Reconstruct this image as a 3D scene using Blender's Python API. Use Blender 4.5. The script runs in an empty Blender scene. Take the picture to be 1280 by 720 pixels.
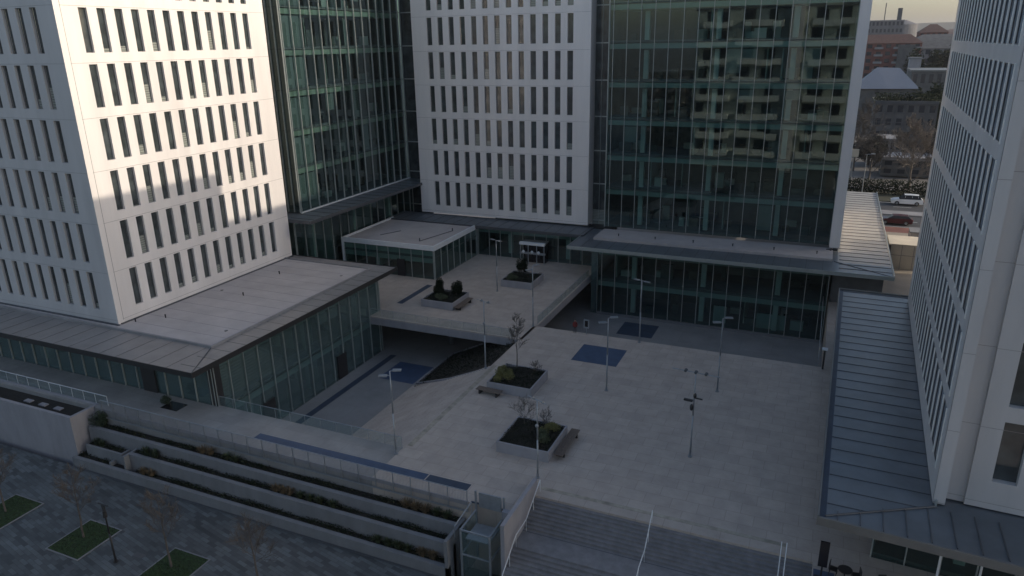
import bpy, math, random
from mathutils import Vector, Matrix
random.seed(7)
SC = bpy.context.scene
COL = SC.collection
R = math.radians

# ------------------------------------------------------------------ camera
cam_d = bpy.data.cameras.new('camera'); cam = bpy.data.objects.new('camera', cam_d); COL.objects.link(cam)
cam_d.sensor_width = 36.0; cam_d.lens = 903.09 / 1280 * 36.0
cam_d.clip_start = 0.5; cam_d.clip_end = 12000
yaw, pit, rol = R(-23.7766), R(18.8379), R(-1.0118)
f = Vector((math.sin(yaw)*math.cos(pit), math.cos(yaw)*math.cos(pit), -math.sin(pit)))
r = Vector((math.cos(yaw), -math.sin(yaw), 0)); u = r.cross(f)
r2 = r*math.cos(rol)+u*math.sin(rol); u2 = -r*math.sin(rol)+u*math.cos(rol)
cam.matrix_world = Matrix(((r2.x, u2.x, -f.x, 0), (r2.y, u2.y, -f.y, 0), (r2.z, u2.z, -f.z, 30), (0, 0, 0, 1)))
SC.camera = cam

# ------------------------------------------------------------------ light
SUN_EL, SUN_AZ = R(18.2), math.atan2(0.9665, 0.2565)      # azimuth measured from +Y towards +X
w = bpy.data.worlds.new('World'); SC.world = w; w.use_nodes = True
nt = w.node_tree; bg = nt.nodes['Background']
sky = nt.nodes.new('ShaderNodeTexSky'); sky.sky_type = 'NISHITA'; sky.sun_disc = False
sky.sun_elevation = SUN_EL; sky.sun_rotation = SUN_AZ
sky.air_density = 1.0; sky.dust_density = 2.4; sky.ozone_density = 1.3; sky.altitude = 100
hs = nt.nodes.new('ShaderNodeHueSaturation'); hs.inputs['Saturation'].default_value = 0.92
nt.links.new(sky.outputs[0], hs.inputs['Color']); nt.links.new(hs.outputs[0], bg.inputs[0]); bg.inputs[1].default_value = 0.15
sd = bpy.data.lights.new('sun', 'SUN'); sd.energy = 2.25; sd.angle = R(0.5); sd.color = (1.0, 0.87, 0.70)
sun = bpy.data.objects.new('sun', sd); COL.objects.link(sun)
sv = Vector((math.sin(SUN_AZ)*math.cos(SUN_EL), math.cos(SUN_AZ)*math.cos(SUN_EL), math.sin(SUN_EL)))
sun.rotation_euler = sv.to_track_quat('Z', 'Y').to_euler(); sun.location = sv*200
SC.view_settings.view_transform = 'Standard'; SC.view_settings.look = 'None'
SC.view_settings.exposure = 0.36; SC.view_settings.gamma = 1.0
SC.render.engine = 'CYCLES'
SC.cycles.use_denoising = True
SC.cycles.max_bounces = 7; SC.cycles.transparent_max_bounces = 12
SC.cycles.diffuse_bounces = 3; SC.cycles.glossy_bounces = 4; SC.cycles.transmission_bounces = 4
SC.cycles.caustics_reflective = True; SC.cycles.blur_glossy = 0.6
SC.cycles.sample_clamp_indirect = 6.0

# ------------------------------------------------------------------ materials
def mat(name, col, rough=0.7, var=0.12, scale=0.6, metal=0.0, bump=0.0, bscale=6.0, spec=0.5, detail=5.0, streak=None):
    m = bpy.data.materials.new(name); m.use_nodes = True; t = m.node_tree; b = t.nodes['Principled BSDF']
    b.inputs['Roughness'].default_value = rough; b.inputs['Metallic'].default_value = metal
    b.inputs['Specular IOR Level'].default_value = spec
    geo = t.nodes.new('ShaderNodeNewGeometry')
    src = geo.outputs['Position']
    if streak:
        mp = t.nodes.new('ShaderNodeMapping'); mp.inputs['Scale'].default_value = streak
        t.links.new(src, mp.inputs[0]); src = mp.outputs[0]
    n = t.nodes.new('ShaderNodeTexNoise'); n.inputs['Scale'].default_value = scale; n.inputs['Detail'].default_value = detail
    n.inputs['Roughness'].default_value = 0.62
    t.links.new(src, n.inputs['Vector'])
    cr = t.nodes.new('ShaderNodeValToRGB'); cr.color_ramp.elements[0].position = 0.3; cr.color_ramp.elements[1].position = 0.7
    lo = [max(0, c*(1-var)) for c in col]; hi = [min(1, c*(1+var)) for c in col]
    cr.color_ramp.elements[0].color = (*lo, 1); cr.color_ramp.elements[1].color = (*hi, 1)
    t.links.new(n.outputs['Fac'], cr.inputs[0]); t.links.new(cr.outputs[0], b.inputs['Base Color'])
    if bump:
        n2 = t.nodes.new('ShaderNodeTexNoise'); n2.inputs['Scale'].default_value = bscale; n2.inputs['Detail'].default_value = 4
        t.links.new(geo.outputs['Position'], n2.inputs['Vector'])
        bp = t.nodes.new('ShaderNodeBump'); bp.inputs['Strength'].default_value = bump; bp.inputs['Distance'].default_value = 0.05
        t.links.new(n2.outputs['Fac'], bp.inputs['Height']); t.links.new(bp.outputs[0], b.inputs['Normal'])
    m['ramp'] = cr.name
    return m

def paving(name, col, sx, sy, mortar=0.012, mcol=0.6, var=0.15, rough=0.75, rot=0.0, big=0.35, stain=0.25):
    """slab paving: brick texture for the slabs, noise for wear"""
    m = mat(name, col, rough, 0.0); t = m.node_tree; b = t.nodes['Principled BSDF']
    geo = t.nodes.new('ShaderNodeNewGeometry')
    mp = t.nodes.new('ShaderNodeMapping'); mp.inputs['Rotation'].default_value = (0, 0, rot)
    t.links.new(geo.outputs['Position'], mp.inputs[0])
    br = t.nodes.new('ShaderNodeTexBrick'); br.inputs['Scale'].default_value = 1.0
    br.inputs['Brick Width'].default_value = sx; br.inputs['Row Height'].default_value = sy
    br.inputs['Mortar Size'].default_value = mortar; br.offset = 0.5; br.inputs['Bias'].default_value = 0.0
    br.inputs['Mortar Smooth'].default_value = 0.3
    br.inputs['Color1'].default_value = (*[c*(1-var) for c in col], 1); br.inputs['Color2'].default_value = (*[c*(1+var) for c in col], 1)
    br.inputs['Mortar'].default_value = (*[c*mcol for c in col], 1)
    t.links.new(mp.outputs[0], br.inputs['Vector'])
    n = t.nodes.new('ShaderNodeTexNoise'); n.inputs['Scale'].default_value = big; n.inputs['Detail'].default_value = 8; n.inputs['Roughness'].default_value = 0.65
    t.links.new(geo.outputs['Position'], n.inputs['Vector'])
    mr = t.nodes.new('ShaderNodeMapRange'); mr.inputs[1].default_value = 0.3; mr.inputs[2].default_value = 0.7
    mr.inputs[3].default_value = 1-stain; mr.inputs[4].default_value = 1+stain
    t.links.new(n.outputs['Fac'], mr.inputs[0])
    mx = t.nodes.new('ShaderNodeVectorMath'); mx.operation = 'SCALE'
    t.links.new(br.outputs['Color'], mx.inputs[0]); t.links.new(mr.outputs[0], mx.inputs['Scale'])
    t.links.new(mx.outputs[0], b.inputs['Base Color'])
    return m

def glass(name, tint=(0.42, 0.58, 0.56), refl=(0.80, 0.96, 0.94), ior=1.95, rough=0.015, base=0.0):
    m = bpy.data.materials.new(name); m.use_nodes = True; t = m.node_tree
    t.nodes.remove(t.nodes['Principled BSDF']); out = t.nodes['Material Output']
    tr = t.nodes.new('ShaderNodeBsdfTransparent'); tr.inputs[0].default_value = (*tint, 1)
    gl = t.nodes.new('ShaderNodeBsdfGlossy'); gl.inputs[0].default_value = (*refl, 1); gl.inputs['Roughness'].default_value = rough
    fr = t.nodes.new('ShaderNodeFresnel'); gg = t.nodes.new('ShaderNodeNewGeometry')
    mi = t.nodes.new('ShaderNodeMapRange'); mi.inputs[3].default_value = ior; mi.inputs[4].default_value = 1/ior
    t.links.new(gg.outputs['Backfacing'], mi.inputs[0]); t.links.new(mi.outputs[0], fr.inputs[0])
    mx = t.nodes.new('ShaderNodeMixShader')
    t.links.new(fr.outputs[0], mx.inputs[0]); t.links.new(tr.outputs[0], mx.inputs[1]); t.links.new(gl.outputs[0], mx.inputs[2])
    last = mx
    if base:
        pass
        df = t.nodes.new('ShaderNodeBsdfDiffuse'); df.inputs[0].default_value = (0.19, 0.29, 0.30, 1)
        m2 = t.nodes.new('ShaderNodeMixShader'); m2.inputs[0].default_value = base
        t.links.new(mx.outputs[0], m2.inputs[1]); t.links.new(df.outputs[0], m2.inputs[2]); last = m2
    t.links.new(last.outputs[0], out.inputs[0])
    return m

def window_glass(name, dark, lite, rough=0.06):
    """dark office window: a random blind height per window, glossy pane"""
    m = bpy.data.materials.new(name); m.use_nodes = True; t = m.node_tree; b = t.nodes['Principled BSDF']
    b.inputs['Roughness'].default_value = rough; b.inputs['IOR'].default_value = 1.7 if rough < .1 else 1.4
    oi = t.nodes.new('ShaderNodeObjectInfo'); tc = t.nodes.new('ShaderNodeTexCoord'); sp = t.nodes.new('ShaderNodeSeparateXYZ')
    t.links.new(tc.outputs['Object'], sp.inputs[0])
    # blind covers the pane from the sill up to h in some windows
    mu = t.nodes.new('ShaderNodeMath'); mu.operation = 'MULTIPLY_ADD'; mu.inputs[1].default_value = 5.5; mu.inputs[2].default_value = -3.4
    t.links.new(oi.outputs['Random'], mu.inputs[0])
    lt = t.nodes.new('ShaderNodeMath'); lt.operation = 'LESS_THAN'; t.links.new(sp.outputs['Z'], lt.inputs[0]); t.links.new(mu.outputs[0], lt.inputs[1])
    wv = t.nodes.new('ShaderNodeMath'); wv.operation = 'SINE'
    m3 = t.nodes.new('ShaderNodeMath'); m3.operation = 'MULTIPLY'; m3.inputs[1].default_value = 28
    t.links.new(sp.outputs['Z'], m3.inputs[0]); t.links.new(m3.outputs[0], wv.inputs[0])
    mr = t.nodes.new('ShaderNodeMapRange'); mr.inputs[1].default_value = -1; mr.inputs[2].default_value = 1; mr.inputs[3].default_value = .45; mr.inputs[4].default_value = 1
    t.links.new(wv.outputs[0], mr.inputs[0])
    fm = t.nodes.new('ShaderNodeMath'); fm.operation = 'MULTIPLY'; t.links.new(lt.outputs[0], fm.inputs[0]); t.links.new(mr.outputs[0], fm.inputs[1])
    n = t.nodes.new('ShaderNodeTexNoise'); n.inputs['Scale'].default_value = 0.9
    geo = t.nodes.new('ShaderNodeNewGeometry'); t.links.new(geo.outputs['Position'], n.inputs['Vector'])
    cr = t.nodes.new('ShaderNodeValToRGB'); cr.color_ramp.elements[0].position = .35; cr.color_ramp.elements[1].position = .75
    cr.color_ramp.elements[0].color = (*dark, 1); cr.color_ramp.elements[1].color = (*[c*2.2 for c in dark], 1)
    t.links.new(n.outputs['Fac'], cr.inputs[0])
    mx = t.nodes.new('ShaderNodeMix'); mx.data_type = 'RGBA'
    t.links.new(fm.outputs[0], mx.inputs['Factor']); t.links.new(cr.outputs[0], mx.inputs['A']); mx.inputs['B'].default_value = (*lite, 1)
    t.links.new(mx.outputs['Result'], b.inputs['Base Color'])
    return m

M = {}
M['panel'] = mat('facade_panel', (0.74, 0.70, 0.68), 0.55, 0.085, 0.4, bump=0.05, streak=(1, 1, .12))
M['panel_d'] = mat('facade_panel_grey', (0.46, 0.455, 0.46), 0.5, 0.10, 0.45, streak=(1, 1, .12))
M['joint'] = mat('panel_joint', (0.22, 0.21, 0.21), 0.8)
M['steel'] = mat('mullion_steel', (0.34, 0.37, 0.36), 0.35, 0.08, 2.0, metal=0.3)
M['white_metal'] = mat('white_painted_metal', (0.62, 0.64, 0.66), 0.4, 0.06, 2.0)
M['galv'] = mat('galvanised_pole', (0.27, 0.29, 0.31), 0.35, 0.1, 3.0, metal=0.4)
M['black'] = mat('black_metal', (0.02, 0.02, 0.022), 0.5)
M['roof_metal'] = mat('zinc_roof', (0.125, 0.145, 0.165), 0.42, 0.16, 0.5, metal=0.35, bump=0.06, bscale=1.2)
M['roof_warm'] = mat('pale_metal_roof', (0.24, 0.23, 0.225), 0.5, 0.12, 0.6, metal=0.2, bump=0.05)
M['roof_sunlit'] = mat('sunlit_ribbed_roof', (0.34, 0.32, 0.29), 0.55, 0.12, 0.6, metal=0.1)  # lighter than the zinc roof: sunlight is put into the colour
M['roof_seam'] = mat('roof_seam', (0.085, 0.09, 0.10), 0.5, metal=0.3)
M['gravel'] = mat('roof_gravel', (0.40, 0.37, 0.36), 0.9, 0.13, 0.35, bump=0.3, bscale=9, detail=10)
M['spandrel'] = mat('spandrel_green', (0.33, 0.40, 0.38), 0.3, 0.08, 0.8)
M['spandrel_dk'] = mat('spandrel_dark', (0.03, 0.05, 0.05), 0.3)
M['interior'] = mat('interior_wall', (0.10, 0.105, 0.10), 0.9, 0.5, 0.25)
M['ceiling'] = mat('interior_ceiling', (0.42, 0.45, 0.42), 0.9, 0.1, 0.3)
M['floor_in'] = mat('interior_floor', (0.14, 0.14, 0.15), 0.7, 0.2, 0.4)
M['rib_white'] = mat('rib_white', (0.78, 0.78, 0.76), 0.4, 0.05, 1.0)
M['fascia'] = mat('fascia_metal', (0.13, 0.13, 0.125), 0.5, 0.1, 1.0)
M['grey_wall'] = mat('grey_green_wall', (0.46, 0.50, 0.46), 0.8, 0.2, 0.3)
M['grey_balcony'] = mat('pale_balcony', (0.72, 0.74, 0.70), 0.8, 0.1, 0.3)
M['blind'] = mat('window_blind', (0.20, 0.22, 0.21), 0.8, 0.1, 0.5)
M['spandrel_e'] = mat('spandrel_grey_green', (0.36, 0.40, 0.32), 0.4, 0.1, 0.8)
M['column_e'] = mat('column_grey', (0.16, 0.18, 0.18), 0.8, 0.1, 0.5)
M['column'] = mat('interior_column', (0.55, 0.57, 0.54), 0.7, 0.1, 0.5)
M['glass'] = glass('curtain_glass')
M['glass_e'] = glass('curtain_glass_north', tint=(0.38, 0.50, 0.50))
M['glass_p'] = glass('podium_glass', tint=(0.40, 0.52, 0.52), base=0.26, ior=2.0)
M['glass_rail'] = glass('railing_glass', tint=(0.95, 0.97, 0.97), ior=1.3, base=0.09)
M['win'] = window_glass('office_window', (0.035, 0.042, 0.044), (0.30, 0.32, 0.29))  # blind tone also lifted to imitate bright reflections in the middle tower
M['win_d'] = window_glass('office_window_grey', (0.11, 0.125, 0.15), (0.19, 0.20, 0.21), .4)
M['frame'] = mat('window_frame', (0.10, 0.10, 0.105), 0.5)
M['plaza'] = paving('plaza_concrete', (0.385, 0.335, 0.295), 1.8, 1.2, 0.022, 0.76, 0.05, 0.62, 0, 0.7, 0.13)
M['promenade'] = paving('promenade_concrete_shaded', (0.25, 0.245, 0.24), 1.8, 1.2, 0.018, 0.8, 0.06, 0.6, 0, 0.3, 0.22)  # darker than the plaza: box shade and grading are put into this colour
M['court'] = paving('court_concrete', (0.22, 0.22, 0.22), 3.6, 3.6, 0.02, 0.8, 0.05, 0.7, 0, 0.3, 0.15)
M['setts'] = paving('darkened_sett_paving', (0.070, 0.080, 0.086), 0.9, 0.3, 0.014, 0.6, 0.42, 0.6, R(12), 0.35, 0.28)  # vignette darkening at the lower edge is put into this colour
M['concrete'] = mat('pale_concrete', (0.17, 0.175, 0.185), 0.75, 0.15, 0.8, bump=0.1, bscale=5, streak=(1, 1, .4))
M['concrete_w'] = mat('white_concrete', (0.27, 0.265, 0.285), 0.75, 0.12, 0.9, bump=0.1, bscale=5, streak=(1, 1, .3))
M['stair'] = mat('stair_stone', (0.175, 0.175, 0.185), 0.75, 0.2, 1.6, bump=0.1)
M['blue'] = mat('blue_paint', (0.040, 0.068, 0.125), 0.6, 0.18, 1.2)
M['blue_dk'] = mat('dark_blue_paint', (0.028, 0.045, 0.075), 0.6, 0.2, 1.2)
M['yellow'] = mat('tactile_yellow', (0.30, 0.275, 0.225), 0.8, 0.35, 1.4)
M['soil'] = mat('dark_soil', (0.012, 0.011, 0.009), 0.95, 0.5, 3.0, bump=0.6, bscale=14)
M['grass'] = mat('grass', (0.022, 0.045, 0.012), 0.9, 0.5, 4.0, bump=0.8, bscale=20)
M['wood'] = mat('bench_wood', (0.13, 0.10, 0.08), 0.6, 0.3, 3.0, streak=(1, 8, 1))
M['leaf'] = mat('leaf_green', (0.040, 0.055, 0.022), 0.6, 0.5, 3.0)
M['leaf_dk'] = mat('leaf_dark', (0.020, 0.035, 0.014), 0.6, 0.5, 3.0)
M['leaf_bk'] = mat('leaf_blackish', (0.012, 0.018, 0.010), 0.95, 0.5, 3.0, spec=0.1)
M['leaf_y'] = mat('leaf_yellow', (0.12, 0.115, 0.03), 0.6, 0.4, 3.0)
M['straw'] = mat('dry_grass', (0.14, 0.10, 0.055), 0.8, 0.4, 3.0)
M['bark'] = mat('bark', (0.085, 0.075, 0.068), 0.9, 0.3, 4.0)
M['bark_lt'] = mat('bark_pale', (0.15, 0.125, 0.105), 0.9, 0.3, 4.0)
M['asphalt'] = mat('asphalt', (0.05, 0.05, 0.053), 0.8, 0.2, 0.6, bump=0.1)
M['paint'] = mat('road_paint', (0.55, 0.55, 0.52), 0.7, 0.2, 2.0)
M['ground'] = mat('city_ground', (0.13, 0.12, 0.11), 0.9, 0.3, 0.05)
M['verge'] = mat('scrub', (0.05, 0.05, 0.03), 0.9, 0.5, 0.6, bump=0.5, bscale=3)
M['brick'] = mat('brick_red', (0.17, 0.068, 0.055), 0.85, 0.25, 0.5)
M['stone'] = mat('tan_stone', (0.19, 0.17, 0.15), 0.85, 0.2, 0.6)
M['stone_gr'] = mat('grey_render', (0.24, 0.235, 0.24), 0.85, 0.2, 0.3)
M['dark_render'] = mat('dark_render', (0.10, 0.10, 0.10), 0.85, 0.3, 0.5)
M['beige_ground'] = mat('beige_ground', (0.27, 0.24, 0.20), 0.9, 0.15, 0.3)
M['far_grey'] = mat('far_grey_wall', (0.14, 0.14, 0.15), 0.85, 0.2, 0.3)
M['tile'] = mat('roof_tile', (0.10, 0.055, 0.045), 0.85, 0.3, 0.8)
M['tent'] = mat('tent_cloth', (0.16, 0.18, 0.22), 0.6, 0.05, 0.3)
M['beige'] = mat('beige_panel', (0.52, 0.47, 0.38), 0.7, 0.08, 0.6)
M['citywin'] = mat('city_window', (0.03, 0.035, 0.045), 0.15)
M['car_white'] = mat('white_car_paint', (0.70, 0.72, 0.74), 0.25, 0.02, 1.0)
M['car_dark'] = mat('dark_car_paint', (0.06, 0.012, 0.016), 0.2, 0.02, 1.0)
M['rubber'] = mat('rubber', (0.02, 0.02, 0.02), 0.8)
M['headlight'] = mat('headlight', (0.8, 0.8, 0.75), 0.1, 0)
M['tail'] = mat('tail_light', (0.45, 0.02, 0.02), 0.2, 0)
M['cloth_red'] = mat('red_jacket', (0.16, 0.025, 0.025), 0.9, 0.2, 8.0)
M['cloth_dk'] = mat('dark_trousers', (0.015, 0.015, 0.02), 0.9, 0.2, 8.0)
M['skin'] = mat('skin', (0.45, 0.27, 0.20), 0.6, 0.05, 8.0)
M['screen'] = mat('dark_display', (0.012, 0.012, 0.015), 0.2)

# ------------------------------------------------------------------ mesh helpers
class MB:
    def __init__(s): s.v = []; s.f = []; s.m = []
    def quad(s, a, b, c, d, m=0):
        i = len(s.v); s.v += [tuple(a), tuple(b), tuple(c), tuple(d)]; s.f.append((i, i+1, i+2, i+3)); s.m.append(m)
    def tri(s, a, b, c, m=0):
        i = len(s.v); s.v += [tuple(a), tuple(b), tuple(c)]; s.f.append((i, i+1, i+2)); s.m.append(m)
    def box(s, x0, y0, z0, x1, y1, z1, m=0, T=None):
        i = len(s.v)
        P = [(x0,y0,z0),(x1,y0,z0),(x1,y1,z0),(x0,y1,z0),(x0,y0,z1),(x1,y0,z1),(x1,y1,z1),(x0,y1,z1)]
        if T: P = [tuple(T @ Vector(p)) for p in P]
        s.v += P
        for q in ((0,3,2,1),(4,5,6,7),(0,1,5,4),(1,2,6,5),(2,3,7,6),(3,0,4,7)):
            s.f.append(tuple(i+k for k in q)); s.m.append(m)
        return s
    def prism(s, poly, z0, z1, m=0):
        """poly counter-clockwise; z0/z1 numbers or lists"""
        n = len(poly); i = len(s.v)
        a = z0 if isinstance(z0, (list, tuple)) else [z0]*n; b = z1 if isinstance(z1, (list, tuple)) else [z1]*n
        s.v += [(p[0], p[1], a[k]) for k, p in enumerate(poly)] + [(p[0], p[1], b[k]) for k, p in enumerate(poly)]
        s.f.append(tuple(i+k for k in reversed(range(n)))); s.m.append(m)
        s.f.append(tuple(i+n+k for k in range(n))); s.m.append(m)
        for k in range(n):
            j = (k+1) % n; s.f.append((i+k, i+j, i+n+j, i+n+k)); s.m.append(m)
        return s
    def tube(s, p0, p1, r0, r1=None, n=8, m=0, caps=True):
        r1 = r0 if r1 is None else r1; p0 = Vector(p0); p1 = Vector(p1); d = (p1-p0)
        if d.length < 1e-6: return s
        d.normalize(); a = d.orthogonal().normalized(); b = d.cross(a); i = len(s.v)
        for p, rr in ((p0, r0), (p1, r1)):
            for k in range(n):
                t = 2*math.pi*k/n; s.v.append(tuple(p + a*math.cos(t)*rr + b*math.sin(t)*rr))
        for k in range(n):
            j = (k+1) % n; s.f.append((i+k, i+j, i+n+j, i+n+k)); s.m.append(m)
        if caps:
            s.f.append(tuple(i+k for k in reversed(range(n)))); s.m.append(m)
            s.f.append(tuple(i+n+k for k in range(n))); s.m.append(m)
        return s
    def blob(s, c, rx, ry, rz, n=8, k=6, m=0, jit=0.0):
        i = len(s.v); c = Vector(c)
        for a in range(k+1):
            th = math.pi*a/k
            for b in range(n):
                ph = 2*math.pi*b/n; j = 1+random.uniform(-jit, jit)
                s.v.append((c.x+rx*math.sin(th)*math.cos(ph)*j, c.y+ry*math.sin(th)*math.sin(ph)*j, c.z+rz*math.cos(th)*j))
        for a in range(k):
            for b in range(n):
                q = (b+1) % n; s.f.append((i+a*n+b, i+(a+1)*n+b, i+(a+1)*n+q, i+a*n+q)); s.m.append(m)
        return s
    def build(s, name, mats, parent=None, smooth=False, local=False):
        me = bpy.data.meshes.new(name)
        off = Vector((0, 0, 0)) if (local or parent is None) else WL[parent.name]
        me.from_pydata([(x-off.x, y-off.y, z-off.z) for x, y, z in s.v], [], s.f)
        if not isinstance(mats, (list, tuple)): mats = [mats]
        for q in mats: me.materials.append(M[q] if isinstance(q, str) else q)
        me.polygons.foreach_set('material_index', s.m)
        if smooth: me.polygons.foreach_set('use_smooth', [True]*len(s.f))
        me.update()
        o = bpy.data.objects.new(name, me); COL.objects.link(o)
        if parent: o.parent = parent
        WL[o.name] = off.copy()
        return o
WL = {}     # world offset authored against, per object

def thing(name, label, cat, loc=(0, 0, 0), rz=0.0, group=None):
    o = bpy.data.objects.new(name, None); COL.objects.link(o); o.location = loc; o.rotation_euler = (0, 0, rz)
    o.empty_display_size = 0.5; o['label'] = label; o['category'] = cat
    if group: o['group'] = group
    WL[o.name] = Vector(loc); return o
def tag(o, label, cat, group=None):
    o['label'] = label; o['category'] = cat
    if group: o['group'] = group
    return o
def struct(o): o['kind'] = 'structure'; return o
def recentre(o, loc):
    """move a world-authored top-level mesh's origin to its base"""
    l = Vector(loc); o.data.transform(Matrix.Translation(-l)); o.location = l; return o
def dup(root, loc=None, rz=None, sc=None, label=None, group=None):
    q = root.copy(); COL.objects.link(q)
    if loc is not None: q.location = loc
    if rz is not None: q.rotation_euler = (0, 0, rz)
    if sc is not None: q.scale = (sc, sc, sc) if not isinstance(sc, tuple) else sc
    if label: q['label'] = label
    if group: q['group'] = group
    for ch in list(root.children):
        c = ch.copy(); COL.objects.link(c); c.parent = q
        for g in ch.children:
            d = g.copy(); COL.objects.link(d); d.parent = c
    return q

# ------------------------------------------------------------------ setting
def slab(name, x0, y0, x1, y1, z0, z1, m):
    return struct(MB().box(x0, y0, z0, x1, y1, z1).build(name, m))
struct(MB().box(-6800, -6800, -6.5, 6800, 6800, -5.6).build('ground', 'ground'))
slab('street_pavement', -220, -160, 0.5, 34.6, -5.5, -4.3, 'setts')
slab('promenade', -220, 37.5, -28, 41.9, -5.5, 0, 'promenade')
plz = MB()
plz.box(-28, 39.95, -5.5, 1.9, 69.4, 0)
plz.box(-28, 37.5, -5.5, -16.35, 39.95, 0)
plz.box(1.9, 20, -5.5, 260, 92.0, 0)
struct(plz.build('plaza_paving', 'plaza'))
slab('court_floor', -62, 41.9, 1.9, 100, -5.55, -5.1, 'court')
slab('pavement', 1.9, 92.0, 900, 131.8, -5.5, 0, 'beige_ground')
slab('road', -300, 131.8, 900, 152.8, -5.5, -0.12, 'asphalt')
slab('scrub_verge', -300, 152.8, 900, 164, -5.5, 0.02, 'verge')
slab('city_ground', -2500, 164, 2500, 6000, -5.5, -0.3, 'ground')
slab('pavement', -300, 100, 1.9, 131.8, -5.5, 0.0, 'stone_gr')
pm = MB()
for i in range(60):
    x = -60 + i*6; pm.box(x, 136.3, -.12, x+3, 136.45, -.112); pm.box(x, 148.4, -.12, x+3, 148.55, -.112)
pm.box(-200, 152.2, -.12, 400, 152.4, -.112); pm.box(-200, 132.2, -.12, 400, 132.4, -.112)
struct(pm.build('road_markings', 'paint'))
struct(MB().box(-200, 141, -.12, 400, 144.2, 0.06).build('road_median', 'stone_gr'))
struct(MB().box(-200, 131.4, -.12, 400, 131.8, 0.03).build('kerb', 'concrete'))
struct(MB().box(-200, 127.5, 0, 400, 131.2, 0.006).build('cycle_path', 'brick'))

# painted fields in the paving
def sheet(name, x0, y0, x1, y1, z, m): return struct(MB().box(x0, y0, z, x1, y1, z+.006).build(name, m))
sheet('blue_paving_square', -21.2, 62.3, -16.6, 66.5, .001, 'blue')
sheet('blue_paving_square', -22.1, 82.45, -17.6, 86.8, -5.099, 'blue_dk')
sheet('blue_paving_square', -43.1, 60.6, -38.7, 65.2, -5.099, 'blue')
sheet('blue_paving_square', 1.95, 36.0, 3.1, 39.35, .001, 'blue')
sheet('blue_paving_strip', -45.2, 43, -44.45, 66.5, -5.099, 'blue_dk')
sheet('blue_paving_strip', -46.4, 70.3, -45.6, 77.8, .001, 'blue_dk')
sheet('blue_paving_strip', -40.1, 38.55, -24.3, 39.42, .001, 'blue')
sheet('blue_paving_strip', -24.2, 38.55, -20.8, 39.42, .001, 'blue_dk')
sheet('tactile_strip', -27.9, 42.3, -27.45, 58.5, .001, 'yellow')
sheet('tactile_strip', -16, 40.75, 0.3, 41.1, .001, 'yellow')

# the bridge deck between the two sunken courts
bd = thing('bridge_deck', 'broad pale concrete deck bridging the two sunken courts in front of the middle tower', 'bridge', (-45, 79, 0))
MB().box(-61.5, 65.3, -.85, -27.7, 93.2, 0).build('slab', 'plaza', bd)
MB().box(-61.4, 65.27, -.95, -27.67, 65.6, -.12).build('fascia', 'concrete_w', bd)
MB().box(-27.9, 65.3, -.95, -27.66, 93.0, -.12).build('fascia', 'concrete_w', bd)
for y in (72, 80, 88):
    for x in (-52, -40): MB().tube((x, y, -5.1), (x, y, -.85), .35, n=12).build('pier', 'concrete', bd, True)
bd2 = MB(); bd2.box(-28, 69.4, -5.1, -27.7, 69.45, 0)

# ------------------------------------------------------------------ facade builders
def frame_pts(o, U, N):
    o = Vector(o); U = Vector(U).normalized(); N = Vector(N).normalized(); Z = Vector((0, 0, 1))
    return lambda u, z, d=0.0: o + U*u + Z*z + N*d
def holed_wall(mb, P, L, z0, z1, cols, rows, depth):
    """outer skin at d=0 with window openings; cols=[(u0,u1)], rows=[(z0,z1)]"""
    zs = [z0]
    for a, b in rows:
        mb.quad(P(0, zs[-1]), P(L, zs[-1]), P(L, a), P(0, a))
        us = 0
        for c, d in cols:
            mb.quad(P(us, a), P(c, a), P(c, b), P(us, b)); us = d
            mb.quad(P(c, a), P(d, a), P(d, a, -depth), P(c, a, -depth))
            mb.quad(P(c, b), P(c, b, -depth), P(d, b, -depth), P(d, b))
            mb.quad(P(c, a), P(c, a, -depth), P(c, b, -depth), P(c, b))
            mb.quad(P(d, a), P(d, b), P(d, b, -depth), P(d, a, -depth))
        mb.quad(P(us, a), P(L, a), P(L, b), P(us, b))
        zs.append(b)
    mb.quad(P(0, zs[-1]), P(L, zs[-1]), P(L, z1), P(0, z1))
def window_mesh(name, w, h, m):
    b = MB(); t = .05
    b.box(0, -.04, 0, w, .0, t, 1); b.box(0, -.04, h-t, w, 0, h, 1); b.box(0, -.04, t, t, 0, h-t, 1); b.box(w-t, -.04, t, w, 0, h-t, 1)
    b.box(t, .02, t, w-t, .05, h-t, 0)
    me = bpy.data.meshes.new(name); me.from_pydata(b.v, [], b.f); me.materials.append(M[m]); me.materials.append(M['frame'])
    me.polygons.foreach_set('material_index', b.m); me.update(); return me
def put_window(me, root, loc_local, rz, tilt=0.0):
    o = bpy.data.objects.new('window', me); COL.objects.link(o); o.parent = root; o.location = loc_local; o.rotation_euler = (tilt, 0, rz); return o
def merge_windows(me, root, locs, rz):
    b = MB(); mt = Matrix.Rotation(rz, 4, 'Z')
    for l in locs:
        i = len(b.v)
        b.v += [tuple(mt @ v.co + Vector(l)) for v in me.vertices]
        for p in me.polygons: b.f.append(tuple(i+k for k in p.vertices)); b.m.append(p.material_index)
    o = b.build('windows', ['win' if me.materials[0] == M['win'] else 'win_d', 'frame'], root, local=True); o['kind'] = 'stuff'; return o

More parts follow.
